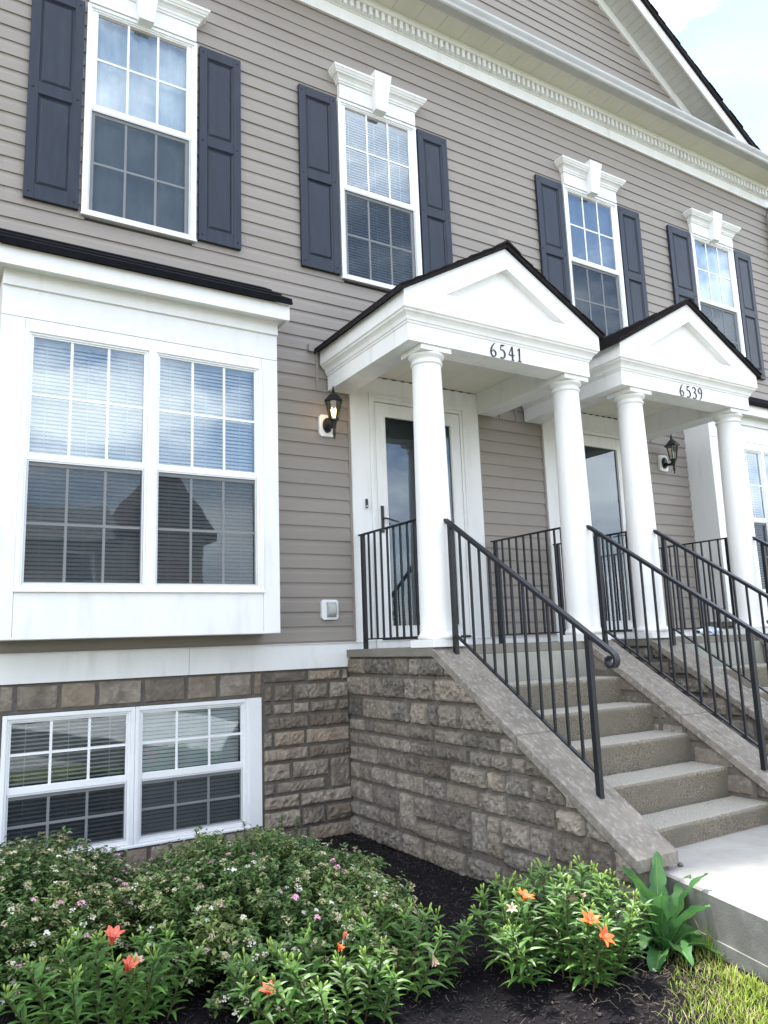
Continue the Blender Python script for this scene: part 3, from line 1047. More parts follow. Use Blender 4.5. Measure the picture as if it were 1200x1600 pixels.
# ------------------------------------------------------------------ digits
def catmull(pts, n=8):
    out = []
    P_ = [pts[0]] + list(pts) + [pts[-1]]
    for i in range(1, len(P_) - 2):
        p0, p1, p2, p3 = [Vector((*p, 0)) for p in P_[i - 1:i + 3]]
        for k in range(n):
            t = k / n
            out.append(.5 * ((2 * p1) + (p2 - p0) * t + (2 * p0 - 5 * p1 + 4 * p2 - p3) * t * t + (3 * p1 - p0 - 3 * p2 + p3) * t ** 3))
    out.append(Vector((*pts[-1], 0)))
    return out

DIG = {
 '6': [([(.44, 1.0), (.28, .86), (.12, .62), (.04, .34), (.10, .08), (.26, .0), (.42, .10), (.46, .28), (.36, .44), (.22, .46), (.08, .30)], [.05, .09, .12, .13, .12, .08, .10, .12, .09, .06, .04], True)],
 '5': [([(.46, .97), (.34, .93), (.15, .94)], [.05, .12, .09], True), ([(.17, .95), (.13, .76), (.10, .58)], [.06, .06, .05], True),
       ([(.10, .57), (.26, .62), (.42, .50), (.47, .30), (.38, .08), (.20, .0), (.06, .06)], [.04, .07, .11, .14, .12, .08, .10], True)],
 '4': [([(.34, .98), (.20, .70), (.02, .38)], [.08, .06, .05], True), ([(.02, .37), (.26, .35), (.54, .37)], [.06, .09, .06], True),
       ([(.36, .98), (.36, .50), (.35, .05)], [.10, .13, .10], True), ([(.26, .01), (.36, .03), (.48, .01)], [.05, .08, .05], True)],
 '1': [([(.08, .80), (.20, .86), (.30, .98)], [.04, .08, .09], True), ([(.30, .97), (.28, .5), (.27, .05)], [.12, .13, .11], True), ([(.10, .0), (.27, .03), (.44, .0)], [.05, .09, .05], True)],
 '3': [([(.06, .86), (.20, .97), (.38, .92), (.44, .76), (.34, .60), (.18, .54)], [.10, .07, .10, .13, .09, .05], True),
       ([(.18, .54), (.36, .50), (.48, .32), (.42, .10), (.22, .0), (.05, .07)], [.05, .09, .14, .12, .08, .10], True)],
 '9': [([(.44, .68), (.30, .54), (.14, .58), (.05, .76), (.12, .93), (.28, 1.0), (.42, .92), (.47, .70), (.42, .36), (.26, .08), (.12, .0)], [.04, .06, .10, .13, .10, .07, .11, .13, .12, .09, .05], True)],
}
def digit_mesh(ch, h):
    mb = MB()
    for li, (pts, ws, _) in enumerate(DIG[ch]):
        c = catmull(pts, 7)
        n = len(c)
        vs = []
        yo = -.006 - .0004 * li
        for i, p in enumerate(c):
            t = i / (n - 1) * (len(ws) - 1)
            k = min(int(t), len(ws) - 2)
            w = (ws[k] + (ws[k + 1] - ws[k]) * (t - k)) * .82
            d = (c[min(i + 1, n - 1)] - c[max(i - 1, 0)]).normalized()
            nn = Vector((-d.y, d.x, 0)) * (w / 2)
            for s_ in (1, -1):
                q = p + nn * s_
                vs.append((q.x * h, yo, q.y * h)); vs.append((q.x * h, 0, q.y * h))
        fs = []
        for i in range(n - 1):
            a = i * 4; b = a + 4
            fs += [(a, b, b + 2, a + 2), (a, a + 1, b + 1, b), (a + 2, b + 2, b + 3, a + 3)]
        fs += [(0, 2, 3, 1), ((n - 1) * 4, (n - 1) * 4 + 1, (n - 1) * 4 + 3, (n - 1) * 4 + 2)]
        mb.add(vs, fs)
    return mb

# ------------------------------------------------------------------ portico
def portico(dx, number, label):
    T = thing('portico', label, 'porch', (3.27 + dx, -.8, 0), 'white porticoes over the front doors')
    inv = Vector((-(3.27), .8, 0))
    def Q(nm, mb, m, parent=T, **k):
        o = obj(nm, mb, m, parent, **k)
        if parent is T: o.location = inv
        return o
    xl, xr, yf = 2.248, 4.271, -1.43
    path = [(xl, -.036, -1, 0), (xl, yf, -1, -1), (xr, yf, 1, -1), (xr, -.036, 1, 0)]
    mb = MB()
    prof = [(-.235, 2.66), (-.235, 2.420), (0, 2.420), (0, 2.562), (.006, 2.564), (.010, 2.574), (.012, 2.582), (.020, 2.586), (.024, 2.600), (.030, 2.614),
            (.044, 2.630), (.060, 2.642), (.064, 2.654), (.070, 2.658), (.077, 2.664), (.077, 2.800), (.0, 2.800)]
    sweep_ring(mb, path, prof)
    ent = Q('entablature', mb, WHITE, bevel=.0012)
    mb = MB()
    for i in range(3):
        w = (xr - xl - .47) / 3
        a = xl + .235 + i * w
        mb.box(a + .002, a + w - .002, yf + .235, -.037, 2.645, 2.655)
    for i in range(15):
        a = xl + .30 + i * .105
        if a < xr - .28: mb.box(a, a + .045, -.045, -.036, 2.634, 2.645, 1)
    Q('porch_ceiling', mb, [CREAM, MORTAR])
    # pediment
    mb = MB()
    L0, L1, AP = xl - .077, xr + .077, ((xl + xr) / 2, 3.416)
    tri = [(2.590, 2.842), (3.262, 3.228), (3.932, 2.842)]
    fr, bk = -1.5073, -1.44
    zb0 = 2.800
    A = [(L0, zb0), (L1, zb0), (L1 - .0, zb0 + .004), AP, (L0, zb0 + .004)]
    o3 = [(L0, zb0), AP, (L1, zb0)]
    vs = [(x, fr, z) for x, z in o3] + [(x, fr, z) for x, z in tri] + [(x, bk, z) for x, z in tri] + [(x, bk + .002, z) for x, z in o3]
    fs = [(0, 3, 4, 1), (1, 4, 5, 2), (2, 5, 3, 0), (3, 6, 7, 4), (4, 7, 8, 5), (5, 8, 6, 3), (6, 8, 7), (0, 1, 10, 9), (1, 2, 11, 10)]
    mb.add(vs, fs)
    mb.prism_y([(2.600, 2.838), (3.922, 2.838), (3.922, 2.850), (2.600, 2.850)], -1.462, -1.441)
    Q('pediment', mb, WHITE, fixn=True)
    # roof
    mb = MB()
    sl = (3.416 - 2.800) / (AP[0] - L0)
    ex = .048
    th = .040
    rr = random.Random(3)
    for s_ in (-1, 1):
        e = AP[0] + s_ * (AP[0] - L0 + ex)
        ze = 2.800 - ex * sl
        p = [(e, ze + .004), (AP[0], 3.420), (AP[0], 3.420 + th), (e, ze + .004 + th * .8)]
        if s_ > 0: p = p[::-1]
        mb.prism_y(p[::-1], -1.535, .0)
        n = 8
        for k in range(n):
            t0, t1 = k / n, (k + 1) / n
            xa = e + (AP[0] - e) * t0; xb = e + (AP[0] - e) * t1
            za = ze + .036 + (3.42 - ze) * t0; zb = ze + .036 + (3.42 - ze) * t1
            q = [(xa, za + .003), (xb, zb + .001), (xb, zb + .004), (xa, za + .017)]
            if s_ > 0: q = q[::-1]
            mb.prism_y(q[::-1], -1.545 + rr.uniform(-.01, .004), -.001)
    # ridge caps
    for k in range(7):
        y0 = -1.552 + k * .21
        zz = 3.420 + th
        mb.add([(AP[0] - .13, y0, zz - .13 * sl + .014), (AP[0], y0, zz + .022), (AP[0] + .13, y0, zz - .13 * sl + .014),
                (AP[0] - .13, y0 + .24, zz - .13 * sl + .006), (AP[0], y0 + .24, zz + .012), (AP[0] + .13, y0 + .24, zz - .13 * sl + .006),
                (AP[0] - .13, y0, zz - .13 * sl - .0), (AP[0] + .13, y0, zz - .13 * sl - .0), (AP[0], y0, zz)],
               [(0, 3, 4, 1), (1, 4, 5, 2), (0, 1, 8, 6), (1, 2, 7, 8)])
    Q('portico_roof', mb, SHING, fixn=False)
    for s_ in (-1, 1):
        mb = MB()
        e = AP[0] + s_ * (AP[0] - L0 + ex + .02)
        mb.box(min(e, e + s_ * .05), max(e, e + s_ * .05), -.04, -.018, 2.79, 2.86)
        mb.box(min(e - s_ * .03, e - s_ * .055), max(e - s_ * .03, e - s_ * .055), -.024, -.001, 2.42, 2.80)
        Q('flashing', mb, SIDING)
    # numbers
    h = .125
    xs = (3.085, 3.185, 3.285, 3.375)
    if number == '6539': xs = (3.100, 3.205, 3.300, 3.395)
    for c, x in zip(number, xs):
        o = obj('house_number', digit_mesh(c, h), BLACK, T)
        o.location = inv + Vector((x, yf - .0015, 2.425))
    # columns
    for cx in (2.530, 4.112):
        mb = MB()
        cy = -1.262
        prof = []
        z0, z1 = .108, 2.285
        for i in range(15):
            t = i / 14
            r_ = .144 - .024 * (t ** 1.6)
            prof.append((r_, z0 + (z1 - z0) * t))
        mb.lathe([(.15, .1)] + prof + [(.122, 2.29)], cx, cy, 40)
        col = obj('column', mb, WHITE, T, smooth=True); col.location = inv
        col.data.polygons.foreach_set('use_smooth', [len(p.vertices) == 4 for p in col.data.polygons])
        mb = MB()
        mb.lathe([(.120, 2.285), (.130, 2.292), (.134, 2.302), (.130, 2.312), (.121, 2.318), (.121, 2.335), (.128, 2.340), (.145, 2.352), (.152, 2.366), (.150, 2.376)], cx, cy, 40)
        cap = obj('capital', mb, WHITE, col, smooth=True)
        mb = MB()
        mb.box(cx - .152, cx + .152, cy - .152, cy + .152, 2.376, 2.4195)
        obj('abacus', mb, WHITE, col, bevel=.003)
        mb = MB()
        mb.lathe([(.150, .058), (.164, .064), (.168, .080), (.164, .094), (.152, .102), (.150, .112), (.1435, .116)], cx, cy, 40)
        obj('column_base', mb, WHITE, col, smooth=True)
        mb = MB()
        mb.box(cx - .163, cx + .163, cy - .150, cy + .163, .002, .060)
        obj('plinth', mb, WHITE, col, bevel=.003)
    return T

portico(0, '6541', 'nearer white portico with gabled pediment and two columns, numbered 6541')
portico(T_POR, '6539', 'farther white portico with gabled pediment and two columns, numbered 6539')

# ------------------------------------------------------------------ stoop
NZ = [(-1.715, -.296), (-2.018, -.499), (-2.321, -.702), (-2.624, -.905), (-2.927, -1.108)]
WALKZ = -1.238
CS = .628
def cap_z(y): return min(0.0, (y + 1.376) * CS)
stoop_meshes = {}
def stoop(dx, label):
    T = thing('stoop', label, 'steps', (3.35 + dx, -1.5, -1.6), 'stone stoops up to the front doors')
    inv = Vector((-3.35, 1.5, 1.6))
    def Q(nm, build, m, **k):
        if nm in stoop_meshes and k.pop('cache', True):
            lst = stoop_meshes[nm]
        o = obj(nm, build, m, T, **k)
        o.location = inv
        return o
    fresh = dx == 0
    xo, xi, xi2, xo2 = 2.372, 2.705, 4.00, 4.33
    rnd = random.Random(5 if fresh else 8)
    under = lambda y: cap_z(y) - .064
    # stone cheek walls
    mb = MB()
    cell = .012 if fresh else .022
    stones(mb, 0.002, 3.16, -1.72, -.065, lambda u, d, z: (xo + .036 - d, -u, z), rnd, clamp=lambda u: min(-.066, under(-u) + .004),
           course=(.115, .185), width=(.14, .50), joint=.017, depth=.050, cell=cell)
    Q('stone_wall', mb, STONEG)
    mb = MB()
    # inner faces
    stones(mb, 1.40, 3.14, -1.3, -.09, lambda u, d, z: (xi2 + .035 - d, -u, z), rnd, clamp=lambda u: under(-u) + .004, course=(.14, .2), width=(.2, .4), depth=.02, cell=.03)
    Q('stone_wall', mb, STONEG)
    # front ends
    for (a, b) in ((xo + .04, xi - .03), (xi2 + .03, xo2 - .03)):
        mb = MB()
        emit_stone(mb, a, b, -1.60, -1.20, lambda u, d, z: (u, -3.165 - d, z), rnd, .01, .012, .03, None)
        Q('end_stone', mb, STONEG)
    mb = MB()
    for (a, b) in ((xo + .037, xi - .035), (xi2 + .037, xo2 - .035)):
        mb.prism_x([(-3.145, -1.75), (0, -1.75), (0, -.066), (-1.37, -.070), (-3.145, under(-3.145) + .002)], a, b)
    mb.box(xo + .1, xo2 - .1, -1.40, 0, -1.75, -.085)
    Q('mortar_core', mb, MORTAR)
    # caps
    for (a, b) in ((xo, xi), (xi2, xo2)):
        for (ya, yb) in ((-1.3775, -2.276), (-2.283, -3.196)):
            mb = MB()
            mb.prism_x([(yb, cap_z(yb) - .066), (ya, cap_z(ya) - .066), (ya, cap_z(ya)), (yb, cap_z(yb))], a, b)
            Q('cap_stone', mb, CAPST, bevel=.004)
    mb = MB()
    mb.box(xo, xo2, -1.3755, -.036, -.066, .0)
    Q('landing_slab', mb, SLABC, bevel=.004)
    # steps
    x0, x1 = xi - .04, xi2 + .04
    for k, (y, z) in enumerate(NZ):
        mb = MB()
        yb = NZ[k - 1][0] + .002 if k else -1.415
        zb = NZ[k + 1][1] - .02 if k < 4 else -1.5
        nx = 36
        prof = [(y + .028, zb), (y + .012, z - .045), (y + .002, z - .022), (y + .004, z - .008), (y + .016, z - .001), (y + .05, z + .001), (yb, z + .004)]
        vs = []; fs = []
        for i in range(nx + 1):
            xx = x0 + (x1 - x0) * i / nx
            for j, (py, pz) in enumerate(prof):
                w = .004 * noise.noise(Vector((xx * 6 + k * 7 + dx, j * .7, 3)))
                if j in (2, 3, 4): w += .004 * noise.noise(Vector((xx * 25 + k * 3, j, 1)))
                vs.append((xx, py + w, pz + w * .6))
        n = len(prof)
        for i in range(nx):
            for j in range(n - 1):
                fs.append((i * n + j, (i + 1) * n + j, (i + 1) * n + j + 1, i * n + j + 1))
        mb.add(vs, fs)
        mb.m = [1 if (q % (n - 1)) >= 4 else 0 for q in range(len(fs))]  # upward faces get the painted skylit tone
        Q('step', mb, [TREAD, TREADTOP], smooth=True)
    mb = MB()
    mb.box(x0, x1, -1.408, -1.37, -.32, -.0665)
    Q('riser', mb, RISER, bevel=.004)
    return T
stoop(0, 'nearer stoop of grey rock-faced stone with concrete steps and sloping cap stones, below number 6541')
stoop(T_POR, 'farther stoop of grey rock-faced stone with sloping cap stones, below number 6539')

# ------------------------------------------------------------------ railings
def stair_rail(x, label, first=None):
    if first is not None:
        c = copy_tree(first)
        c.location = first.location + Vector((x - first['rx'], -.04, -.0))
        c['label'] = label
        return c
    T = thing('stair_railing', label, 'railing', (x, -2.0, -.4), 'black iron railings down the stairs')
    T['rx'] = x
    inv = Vector((-x, 2.0, .4))
    def Q(nm, mb, sm=False):
        o = obj(nm, mb, IRON, T, smooth=sm, bevel=0 if sm else .0015); o.location = inv; return o
    S = .655
    zt = lambda y: 1.030 + (y + 1.33) * S
    zb = lambda y: .095 + (y + 1.45) * .64
    # top rail: flat moulded bar ending in a volute
    mb = MB()
    pts = [(x, -1.30, zt(-1.30)), (x, -2.975, zt(-2.975))]
    mb.bar(pts[0], pts[1], .046, .020)
    mb.bar((x, pts[0][1], pts[0][2] - .014), (x, -2.95, zt(-2.95) - .014), .028, .014)
    # scroll
    e = Vector(pts[1]); d = Vector((0, -1, -S)).normalized()
    ang0 = math.atan2(d.z, d.y)
    nn = 22
    cur = e.copy(); a = ang0; prev = None
    cen = e + Vector((0, -math.sin(a) * 1, math.cos(a) * 1)) * 0
    vs = []; fs = []
    step = .0105
    a = ang0
    for i in range(nn + 1):
        dirv = Vector((0, math.cos(a), math.sin(a)))
        nv = Vector((0, -dirv.z, dirv.y))
        t = .009
        for sx in (-.023, .023):
            for sn in (-1, 1):
                vs.append(cur + Vector((sx, 0, 0)) + nv * (t * sn))
        cur = cur + dirv * step
        a += (.17 + .013 * i) if i > 1 else .08
        a = a
    for i in range(nn):
        p = i * 4; q = p + 4
        fs += [(p, q, q + 1, p + 1), (p + 2, p + 3, q + 3, q + 2), (p, p + 2, q + 2, q), (p + 1, q + 1, q + 3, p + 3)]
    fs += [(0, 1, 3, 2), (nn * 4, nn * 4 + 2, nn * 4 + 3, nn * 4 + 1)]
    mb.add(vs, fs)
    Q('top_rail', mb)
    mb = MB(); mb.bar((x, -1.45, zb(-1.45)), (x, -2.80, zb(-2.80)), .026, .013)
    Q('bottom_rail', mb)
    for yy in (-1.45, -2.80):
        mb = MB(); w = .0175
        mb.box(x - w, x + w, yy - w, yy + w, cap_z(yy) - .02, zt(yy) - .012)
        Q('post', mb)
    for k in range(1, 12):
        yy = -1.45 - k * (1.35 / 12)
        mb = MB(); w = .0082
        mb.box(x - w, x + w, yy - w, yy + w, zb(yy), zt(yy) - .014)
        Q('baluster', mb)
    return T

def landing_rail(x, label, first=None):
    if first is not None:
        c = copy_tree(first)
        c.location = first.location + Vector((x - first['rx'], 0, 0))
        c['label'] = label
        return c
    T = thing('landing_railing', label, 'railing', (x, -.6, 0), 'black iron railings along the landings')
    T['rx'] = x
    inv = Vector((-x, .6, 0))
    def Q(nm, mb):
        o = obj(nm, mb, IRON, T, bevel=.0015); o.location = inv; return o
    mb = MB(); mb.bar((x, -.062, 1.045), (x, -1.115, 1.045), .034, .014); Q('top_rail', mb)
    mb = MB(); mb.bar((x, -.10, .088), (x, -1.09, .088), .024, .012); Q('bottom_rail', mb)
    for yy in (-.118, -1.085):
        mb = MB(); w = .0175
        mb.box(x - w, x + w, yy - w, yy + w, .0, 1.040); Q('post', mb)
    for k in range(1, 9):
        yy = -.118 - k * (.967 / 9)
        mb = MB(); w = .0082
        mb.box(x - w, x + w, yy - w, yy + w, .088, 1.040); Q('baluster', mb)
    return T

r1 = stair_rail(2.550, 'black stair railing on the left cap of the 6541 steps, nearest the camera')
bpy.context.view_layer.update()
stair_rail(4.120, 'black stair railing on the right-hand cap of the 6541 steps', r1)
stair_rail(2.550 + T_POR, 'black stair railing on the left-hand cap of the 6539 steps', r1)
stair_rail(4.120 + T_POR, 'black stair railing rightmost in the picture, beside the last column of 6539', r1)
r2_ = landing_rail(2.530, 'black landing railing in front of the 6541 door, left of the first column')
bpy.context.view_layer.update()
landing_rail(4.112, 'black landing railing between the 6541 door and its right column', r2_)
landing_rail(2.530 + T_POR, 'black landing railing in front of the 6539 door, beside its left column', r2_)
landing_rail(4.112 + T_POR, 'black landing railing beside the right column of 6539 and the far bay window', r2_)
for o in list(bpy.data.objects):
    if 'rx' in o: del o['rx']

# ------------------------------------------------------------------ wall lanterns
def lantern(x, z, lit, label):
    T = thing('wall_lantern', label, 'lamp', (x, -.02, z), 'black wall lanterns beside the doors')
    def Q(nm, mb, m, **k): return obj(nm, mb, m, T, **k)
    mb = MB()
    a, b, c = .078, .105, .022
    mb.prism_y([(-a, -b + c), (-a + c, -b), (a - c, -b), (a, -b + c), (a, b - c), (a - c, b), (-a + c, b), (-a, b - c)], -.022, .012)
    Q('mounting_block', mb, WHITE, bevel=.004)
    mb = MB()
    n = 20
    ring0 = [(.046 * math.cos(2 * PI * i / n), .072 * math.sin(2 * PI * i / n)) for i in range(n)]
    mb.prism_y(ring0, -.045, -.022)
    mb.prism_y([(p * .7, q * .75) for p, q in ring0], -.055, -.045)
    Q('backplate', mb, BLACK, bevel=.004)
    ya = -.165
    mb = MB()
    mb.tube([(0, -.045, -.01), (0, -.08, -.035), (0, -.13, -.035), (0, -.155, -.005), (0, ya, .02)], [.018, .016, .015, .016, .018], 10)
    mb.lathe([(.004, -.165), (.010, -.155), (.006, -.14), (.014, -.125), (.016, -.10), (.012, -.08), (.02, -.05), (.026, -.02), (.03, .0), (.044, .012), (.044, .02)], 0, ya, 16)
    Q('arm', mb, BLACK, smooth=True)
    # cage: six tapered bars
    mb = MB()
    r0, r1_, z0, z1 = .043, .070, .018, .185
    for k in range(6):
        t = k * PI / 3 + PI / 6
        mb.tube([(r0 * math.cos(t), ya + r0 * math.sin(t), z0), (r1_ * math.cos(t), ya + r1_ * math.sin(t), z1)], .0055, 6)
    Q('cage', mb, BLACK)
    mb = MB()
    vs = []; fs = []
    for k in range(6):
        t = k * PI / 3 + PI / 6
        vs += [((r0 - .003) * math.cos(t), ya + (r0 - .003) * math.sin(t), z0), ((r1_ - .003) * math.cos(t), ya + (r1_ - .003) * math.sin(t), z1)]
    for k in range(6):
        a_ = 2 * k; b_ = 2 * ((k + 1) % 6)
        fs.append((a_, b_, b_ + 1, a_ + 1))
    mb.add(vs, fs)
    Q('lantern_glass', mb, LGLASS)
    mb = MB()
    mb.lathe([(.084, .182), (.094, .188), (.094, .200), (.084, .205), (.070, .222), (.052, .245), (.034, .262), (.028, .268), (.020, .272), (.012, .286), (.016, .296), (.010, .306), (.007, .312), (.010, .320), (.005, .335), (.001, .350)], 0, ya, 6)
    Q('lantern_roof', mb, BLACK)
    mb = MB()
    for bx_ in ((-.017, .017) if lit else (0,)):
        mb.lathe([(.003, .058), (.010, .066), (.0145, .085), (.012, .105), (.006, .122), (.001, .134)], bx_, ya, 12)
    Q('bulb', mb, BULB if lit else BULBOFF, smooth=True)
    mb = MB()
    for bx_ in ((-.017, .017) if lit else (0,)):
        mb.lathe([(.009, .02), (.009, .06)], bx_, ya, 10)
    Q('candle_sleeve', mb, WHITE)
    if lit:
        ld = bpy.data.lights.new('lantern_glow', 'POINT'); ld.energy = .3; ld.color = (1, .6, .28); ld.shadow_soft_size = .03
        lo_ = bpy.data.objects.new('lantern_glow', ld); COL.objects.link(lo_); lo_.parent = T; lo_.location = (0, ya, .09)
lantern(2.225, 2.075, True, 'lit black wall lantern on white block left of the 6541 door')
lantern(7.005, 2.160, False, 'unlit black wall lantern on the siding right of the 6539 door')

# outlet cover, doorbell, small things
T = thing('outlet_cover', 'white weatherproof outlet box with grey plastic bubble on the siding', 'outlet', (2.215, -.018, .36))
mb = MB()
a, b, c = .085, .090, .018
mb.prism_y([(-a, -b + c), (-a + c, -b), (a - c, -b), (a, -b + c), (a, b - c), (a - c, b), (-a + c, b), (-a, b - c)], -.024, .012)
obj('mounting_block', mb, VINYL, T, bevel=.004)
mb = MB()
vs = []; fs = []
for j in range(7):
    for i in range(9):
        u = -1 + 2 * i / 8; v = -1 + 2 * j / 6
        d = .046 * (1 - abs(u) ** 4) ** .5 * (1 - abs(v) ** 4) ** .5
        vs.append((.012 + u * .048, -.024 - d, v * .068))
for j in range(6):
    for i in range(8):
        q = j * 9 + i; fs.append((q, q + 1, q + 10, q + 9))
mb.add(vs, fs)
obj('bubble_cover', mb, PLAST, T, smooth=True)

T = thing('doorbell', 'small white and black video doorbell on the trim left of the 6541 door', 'doorbell', (2.620, -.037, 1.355))
mb = MB()
def stadium(w, h, n=8):
    p = []
    for i in range(n + 1):
        t = PI * i / n; p.append((w * math.cos(t), h - w + w * math.sin(t)))
    for i in range(n + 1):
        t = PI + PI * i / n; p.append((w * math.cos(t), -h + w + w * math.sin(t)))
    return p
mb.prism_y(stadium(.022, .056), -.022, .0)
obj('housing', mb, VINYL, T, bevel=.003)
mb = MB(); mb.prism_y(stadium(.015, .048), -.026, -.0225)
obj('face', mb, BLACK, T)
mb = MB(); mb.prism_y([(.009 * math.cos(t), -.025 + .009 * math.sin(t)) for t in [i * PI / 6 for i in range(12)]], -.0285, -.0262)
obj('button', mb, mat_alu, T)

mb = MB()
rnd = random.Random(4)
vs = []; fs = []
nu, nv = 16, 10
for j in range(nv + 1):
    for i in range(nu):
        t = 2 * PI * i / nu
        v = j / nv
        rr = .055 * math.sin(PI * min(max(v, .04), .96)) ** .45
        nzv = noise.noise(Vector((math.cos(t) * 2, math.sin(t) * 2, v * 9)))
        rr *= 1 + .45 * nzv
        vs.append((-.20 + .40 * v, rr * math.cos(t) * 1.2, max(.0, .045 + rr * math.sin(t) * .8)))
for j in range(nv):
    for i in range(nu):
        fs.append((j * nu + i, j * nu + (i + 1) % nu, (j + 1) * nu + (i + 1) % nu, (j + 1) * nu + i))
mb.add(vs, fs)
o = obj('wrapped_newspaper', mb, BAG, loc=(6.02, -1.16, .001))
tag(o, 'crumpled blue and white plastic-wrapped bundle lying on the 6539 landing', 'newspaper')

mb = MB()
vs = []; 
import bmesh
bm = bmesh.new(); bmesh.ops.create_icosphere(bm, subdivisions=2, radius=.017)
for v in bm.verts:
    v.co *= 1 + .18 * noise.noise(v.co * 60)
    v.co.z *= .75
me = bpy.data.meshes.new('pebble'); bm.to_mesh(me); bm.free(); me.materials.append(PEB)
o = bpy.data.objects.new('pebble', me); COL.objects.link(o); o.location = (2.745, -3.17, WALKZ + .011)
tag(o, 'small dark pebble lying on the concrete walk by the cap stone', 'pebble')

# ------------------------------------------------------------------ ground
def sheet(name, poly, z, m, kind='structure'):
    mb = MB(); mb.add([(x, y, z) for x, y in poly], [tuple(range(len(poly)))])
    o = obj(name, mb, m); o['kind'] = kind; return o
sheet('ground', [(-300, -300), (300, -300), (300, 300), (-300, 300)], -1.66, LAWN)
sheet('street', [(-300, -17.5), (300, -17.5), (300, -10.2), (-300, -10.2)], -1.655, ASPH)
sheet('pavement', [(-300, -9.0), (300, -9.0), (300, -6.9), (-300, -6.9)], -1.65, CONCS)
# mulch bed with gentle relief
def gz(x, y):
    z = -1.575 + .018 * noise.noise(Vector((x * 1.6, y * 1.6, 0))) + .008 * noise.noise(Vector((x * 7, y * 7, 1)))
    z += .16 * max(0, min(1, (x - 1.0) / 1.4)) * max(0, min(1, (-y - 1.2) / 1.4)) * .35
    return z
mb = MB()
nx, ny = 120, 90
xs0, xs1, ys0, ys1 = -2.6, 3.0, -5.0, .02
vs = [(xs0 + (xs1 - xs0) * i / nx, ys0 + (ys1 - ys0) * j / ny, gz(xs0 + (xs1 - xs0) * i / nx, ys0 + (ys1 - ys0) * j / ny)) for j in range(ny + 1) for i in range(nx + 1)]
fs = [(j * (nx + 1) + i, j * (nx + 1) + i + 1, (j + 1) * (nx + 1) + i + 1, (j + 1) * (nx + 1) + i) for j in range(ny) for i in range(nx)]
mb.add(vs, fs)
o = obj('mulch_bed', mb, MULCHM, smooth=True); o['kind'] = 'structure'
sheet('planting_strip', [(2.6, -3.2), (14, -3.2), (14, 0), (2.6, 0)], -1.60, MULCHM)

def lawn_side(x, y):        # >0 inside the grass
    return (x - 1.98) * .9 + (-3.66 - y) * 1.2 + .22 * noise.noise(Vector((x * 3, y * 3, 0))) + .10 * noise.noise(Vector((x * 11, y * 11, 0)))
rnd = random.Random(9)
mb = MB()
for i in range(17000):
    x = rnd.uniform(-1.0, 2.75); y = rnd.uniform(-4.2, -.02)
    if y > -.02 - 0 or (x > 2.38 and y > -3.1): continue
    if x > 2.62 + (y + 3.0) * .27 and y < -3.0: continue
    ls = lawn_side(x, y)
    if ls > .35: continue
    z = gz(x, y) + rnd.uniform(.0, .014)
    l = rnd.uniform(.008, .034); w = rnd.uniform(.003, .010)
    a = rnd.uniform(0, 2 * PI); t = rnd.uniform(-.6, .6)
    d = Vector((math.cos(a) * math.cos(t), math.sin(a) * math.cos(t), math.sin(t)))
    s_ = Vector((-math.sin(a), math.cos(a), rnd.uniform(-.5, .5))).normalized()
    n_ = d.cross(s_)
    c = Vector((x, y, z)); h = w * .4
    p = [c + d * (l * .5 * e) + s_ * (w * .5 * g) + n_ * k for (e, g, k) in ((-1, -1, 0), (1, -.5, 0), (1, .7, 0), (-1, 1, 0), (-.7, 0, h), (.7, 0, h))]
    mb.add(p, [(0, 1, 5, 4), (1, 2, 5), (2, 3, 4, 5), (3, 0, 4)], 1 if rnd.random() < .10 + .35 * max(0, min(1, ls + .9)) else 0)
o = obj('mulch', mb, [CHIP, CHIPB]); tag(o, 'dark shredded wood mulch over the planting bed', 'mulch', kind='stuff')
mb = MB()
for i in range(700):
    x = rnd.uniform(.9, 2.62); y = rnd.uniform(-4.1, -2.9)
    if x > 2.60 + (y + 3.0) * .27: continue
    ls = lawn_side(x, y)
    if rnd.random() > math.exp(-abs(ls + .05) * 4.5) + .04: continue
    z = gz(x, y) + .012
    a = rnd.uniform(0, 2 * PI); l = rnd.uniform(.02, .10)
    pts = [(x, y, z), (x + math.cos(a) * l * .5, y + math.sin(a) * l * .5, z + rnd.uniform(0, .02)), (x + math.cos(a + .3) * l, y + math.sin(a + .3) * l, z + rnd.uniform(-.005, .02))]
    mb.tube(pts, rnd.uniform(.0005, .0014), 4)
o = obj('plant_litter', mb, TWIG); tag(o, 'straw coloured twigs and dry stalks scattered where mulch meets lawn', 'litter', kind='stuff')
# grass
mg = MB(); 
def blade(mb, x, y, z, h, w, lean, a, mi):
    d = Vector((math.cos(a), math.sin(a), 0)); s_ = Vector((-math.sin(a), math.cos(a), 0))
    vs = []
    for k, (t, ww) in enumerate(((0, 1), (.4, .9), (.75, .6), (1, .05))):
        p = Vector((x, y, z)) + d * (lean * t * t) + Vector((0, 0, h * (t - .25 * t * t * (lean / h if h else 0))))
        vs += [p - s_ * (w * ww / 2), p + s_ * (w * ww / 2)]
    mb.add(vs, [(0, 1, 3, 2), (2, 3, 5, 4), (4, 5, 7, 6)], mi)
for i in range(30000):
    x = rnd.uniform(.9, 2.62); y = rnd.uniform(-4.9, -3.25)
    if x > 2.585 + (y + 3.0) * .27: continue
    ls = lawn_side(x, y)
    if ls < -.08 or rnd.random() > .06 + max(0, ls) * 1.5: continue
    h = rnd.uniform(.02, .055); 
    blade(mg, x, y, gz(x, y), h, rnd.uniform(.0025, .0045), h * rnd.uniform(.2, 1.1), rnd.uniform(0, 2 * PI), 1 if rnd.random() < .22 else 0)
o = obj('grass', mg, [GRASSM, DRYG]); tag(o, 'patchy yellow green lawn grass at the lower right', 'grass', kind='stuff')
